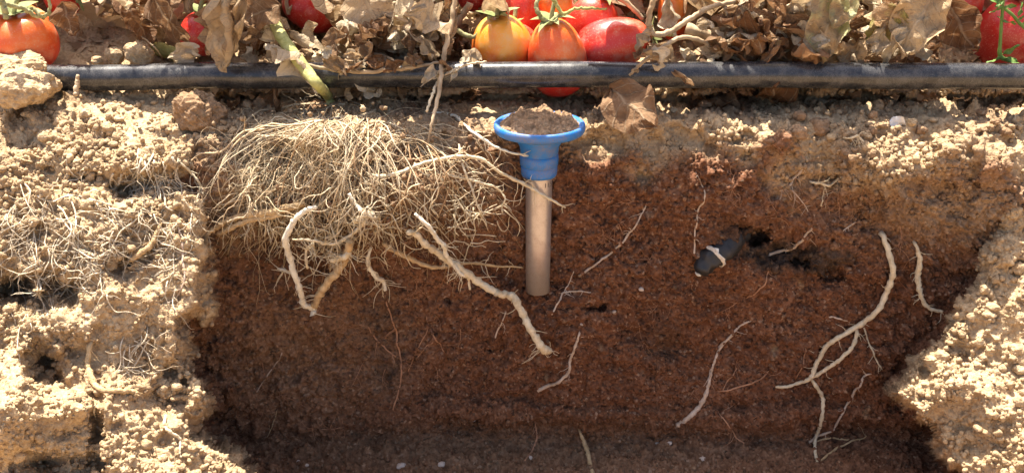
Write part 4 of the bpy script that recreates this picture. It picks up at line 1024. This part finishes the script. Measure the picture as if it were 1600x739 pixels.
for q in range(26):                                 # leaves higher up, over the frame's top edge, that dapple the pipe and the lip
    px = random.choice([random.gauss(420, 70), random.gauss(420, 80), random.uniform(900, 1300), random.gauss(420, 80)]); y = random.uniform(.04, .17); z = random.uniform(.125, .20)
    p = Vector((at(px, 50, y)[0], y, z)); d = Vector((random.gauss(0, 1), random.gauss(0, 1), random.gauss(-.3, .5))).normalized()
    part_at('leaf', random.choice(LEAVES), random.choice(MATS), plant_for(px), leaf_matrix(p, p + d * random.uniform(.035, .065), random.uniform(.7, 1.1), random.uniform(-1, 1), (0, -.2, 1)))
for (px, py) in [(1000, 180), (1040, 200), (1060, 240), (1215, 180), (1250, 200), (1290, 185), (1330, 215), (350, 180), (390, 200), (345, 240), (375, 165), (1010, 250), (640, 200), (690, 215), (1440, 180)]:
    p = Vector(surf(px, py)[0]) + SUN_DIR * random.uniform(.15, .21)          # added leaves above the view, set sunward to shade the trench lip
    d = Vector((random.gauss(0, 1), random.gauss(0, .6), random.gauss(-.2, .3))).normalized(); L = random.uniform(.055, .085)
    part_at('leaf', random.choice(FLAT), random.choice(MATS), plant_for(px), leaf_matrix(p - d * L * .5, p + d * L * .5, random.uniform(.8, 1.1), random.uniform(-.5, .5), (0, -.2, 1)))
for (ox, oy, L) in ((-.016, .004, .06), (.012, -.006, .07), (.0, -.02, .055)):  # added leaves out of view, put there to shade the soil heap
    p = Vector((cx[0] + ox, CY + oy, zr + .012)) + SUN_DIR * .16
    part_at('leaf', FLAT[1], 'leaf_dry', plant_for(843), leaf_matrix(p - Vector((L * .5, 0, 0)), p + Vector((L * .5, .01, 0)), .95, 0, (0, -.2, 1)))
for q in range(60):  # unseen leaves added sunward of bare ground at both ends to darken it
    px = random.choice([random.uniform(70, 340), random.uniform(1430, 1640), random.uniform(70, 340)]); yy = random.uniform(.11, .42)
    p = Vector((at(px, 90, yy)[0], yy, .01)) + SUN_DIR * random.uniform(.14, .24); d = Vector((random.gauss(0, 1), random.gauss(0, 1), random.gauss(-.2, .3))).normalized(); L = random.uniform(.06, .1)
    if project(p)[1] > -25: continue
    part_at('leaf', random.choice(FLAT), random.choice(MATS), plant_for(px), leaf_matrix(p - d * L * .5, p + d * L * .5, random.uniform(.8, 1.2), random.uniform(-.5, .5), (0, -.2, 1)))
for q in range(260):                                # the plants' upper leaves, which shade the bed behind
    px = random.uniform(-500, 2100); y = random.uniform(.20, .9); z = random.uniform(.09, .26)
    p = Vector((at(px, 50, y)[0], y, z)); d = Vector((random.gauss(0, 1), random.gauss(0, 1), random.gauss(-.2, .5))).normalized()
    part_at('leaf', random.choice(LEAVES + FLAT), random.choice(MATS), plant_for(px), leaf_matrix(p, p + d * random.uniform(.07, .13), random.uniform(.7, 1.2), random.uniform(-1, 1), (0, -.2, 1)))
for q in range(190):                                # thin dry stalks through the foliage
    px = random.uniform(-60, 1660); py = random.uniform(0, 95); y = random.uniform(.085, .4)
    if blocked(px, py, y): continue
    a = random.uniform(0, 6.28); L = random.uniform(30, 110); pts = [(px, py, 0, y)]
    for k_ in range(4):
        a += random.gauss(0, .45); pts.append((pts[-1][0] + math.cos(a) * L / 4, pts[-1][1] + math.sin(a) * L / 4 * .8, 0, y + random.gauss(0, .01)))
    if any(blocked(c[0], c[1], y) or at(c[0], c[1], c[3])[2] < .003 for c in pts): continue
    w_ = random.uniform(2, 5); pts = [(c[0], c[1], w_ * (1 - .12 * i), c[3]) for i, c in enumerate(pts)]
    stalk(pts, random.choice(['stem_dry', 'stem_dry', 'stem_dry', 'stem_hairy']), seg=6)
# litter of broken leaf scraps on the bed
V = []; FF = []
for q in range(1500):
    px = random.uniform(-80, 1680); y = random.uniform(.075, .5); x = at(px, 100, y)[0]
    if 85 < px < 330 and y < .13: continue
    z = (.036 if y > .115 else .002) + .03 * max(0, y - .115) + random.random() * .012; L = random.uniform(.004, .013); a = random.uniform(0, 6.28); b = len(V)
    ux, uy = math.cos(a), math.sin(a)
    for (s_, t_) in ((-1, -.4), (-.2, -.7), (.9, -.3), (1.1, .4), (.1, .8), (-.9, .5)):
        V.append((x + L * (s_ * ux - t_ * uy) * .6, y + L * (s_ * uy + t_ * ux) * .6, z + random.uniform(-.35, .5) * L))
    FF += [(b, b + 1, b + 4, b + 5), (b + 1, b + 2, b + 3, b + 4)]
me = mesh_from('leaf_litter', np.array(V), FF); me.uv_layers.new(name='UVMap')
tag(obj('leaf_litter', me, 'leaf_dry'), 'broken scraps of dry leaf littering the bed behind the pipe', 'litter', kind='stuff')

# ------------------------------------------------------------------ green weed at the right
wd = empty('green_weed', at(1566, 98, .078), 'small green weed with narrow leaves before the large shaded tomato', 'weed')
world_tube('stem', [(1578, 96, 6, .078), (1563, 88, 7, .078), (1563, 66, 5, .078), (1565, 35, 5, .078), (1567, 8, 5, .078), (1568, -20, 5, .078)], 'weed', wd)
world_tube('stem', [(1567, 12, 5, .078), (1582, 24, 5, .075), (1594, 38, 5, .075), (1610, 52, 5, .075)], 'weed', wd)
for a in [(1565, 86, 1594, 66), (1564, 88, 1544, 102), (1570, 90, 1600, 101), (1565, 34, 1592, 34), (1566, 32, 1560, 26), (1568, 12, 1590, 8), (1566, 10, 1548, 22), (1590, 28, 1600, 4), (1566, 4, 1542, -2), (1590, 32, 1604, 24), (1568, 2, 1552, 16), (1596, 40, 1608, 30)]:
    leaf(*a, .076, .42, random.uniform(-.6, .6), FLAT[random.randrange(4)], 'weed', wd, dy=-.004)
# small torn paper scrap on the lip
p0, n0 = surf(1388, 190); p1, n1 = surf(1420, 196)
o = obj('paper_scrap', FLAT[2], 'paper'); o.matrix_basis = leaf_matrix(p0 + n0 * .004, p1 + n1 * .003, 1.1, .1, (0, -.7, .7))
tag(o, 'small grey white torn scrap lying on the right lip', 'scrap')
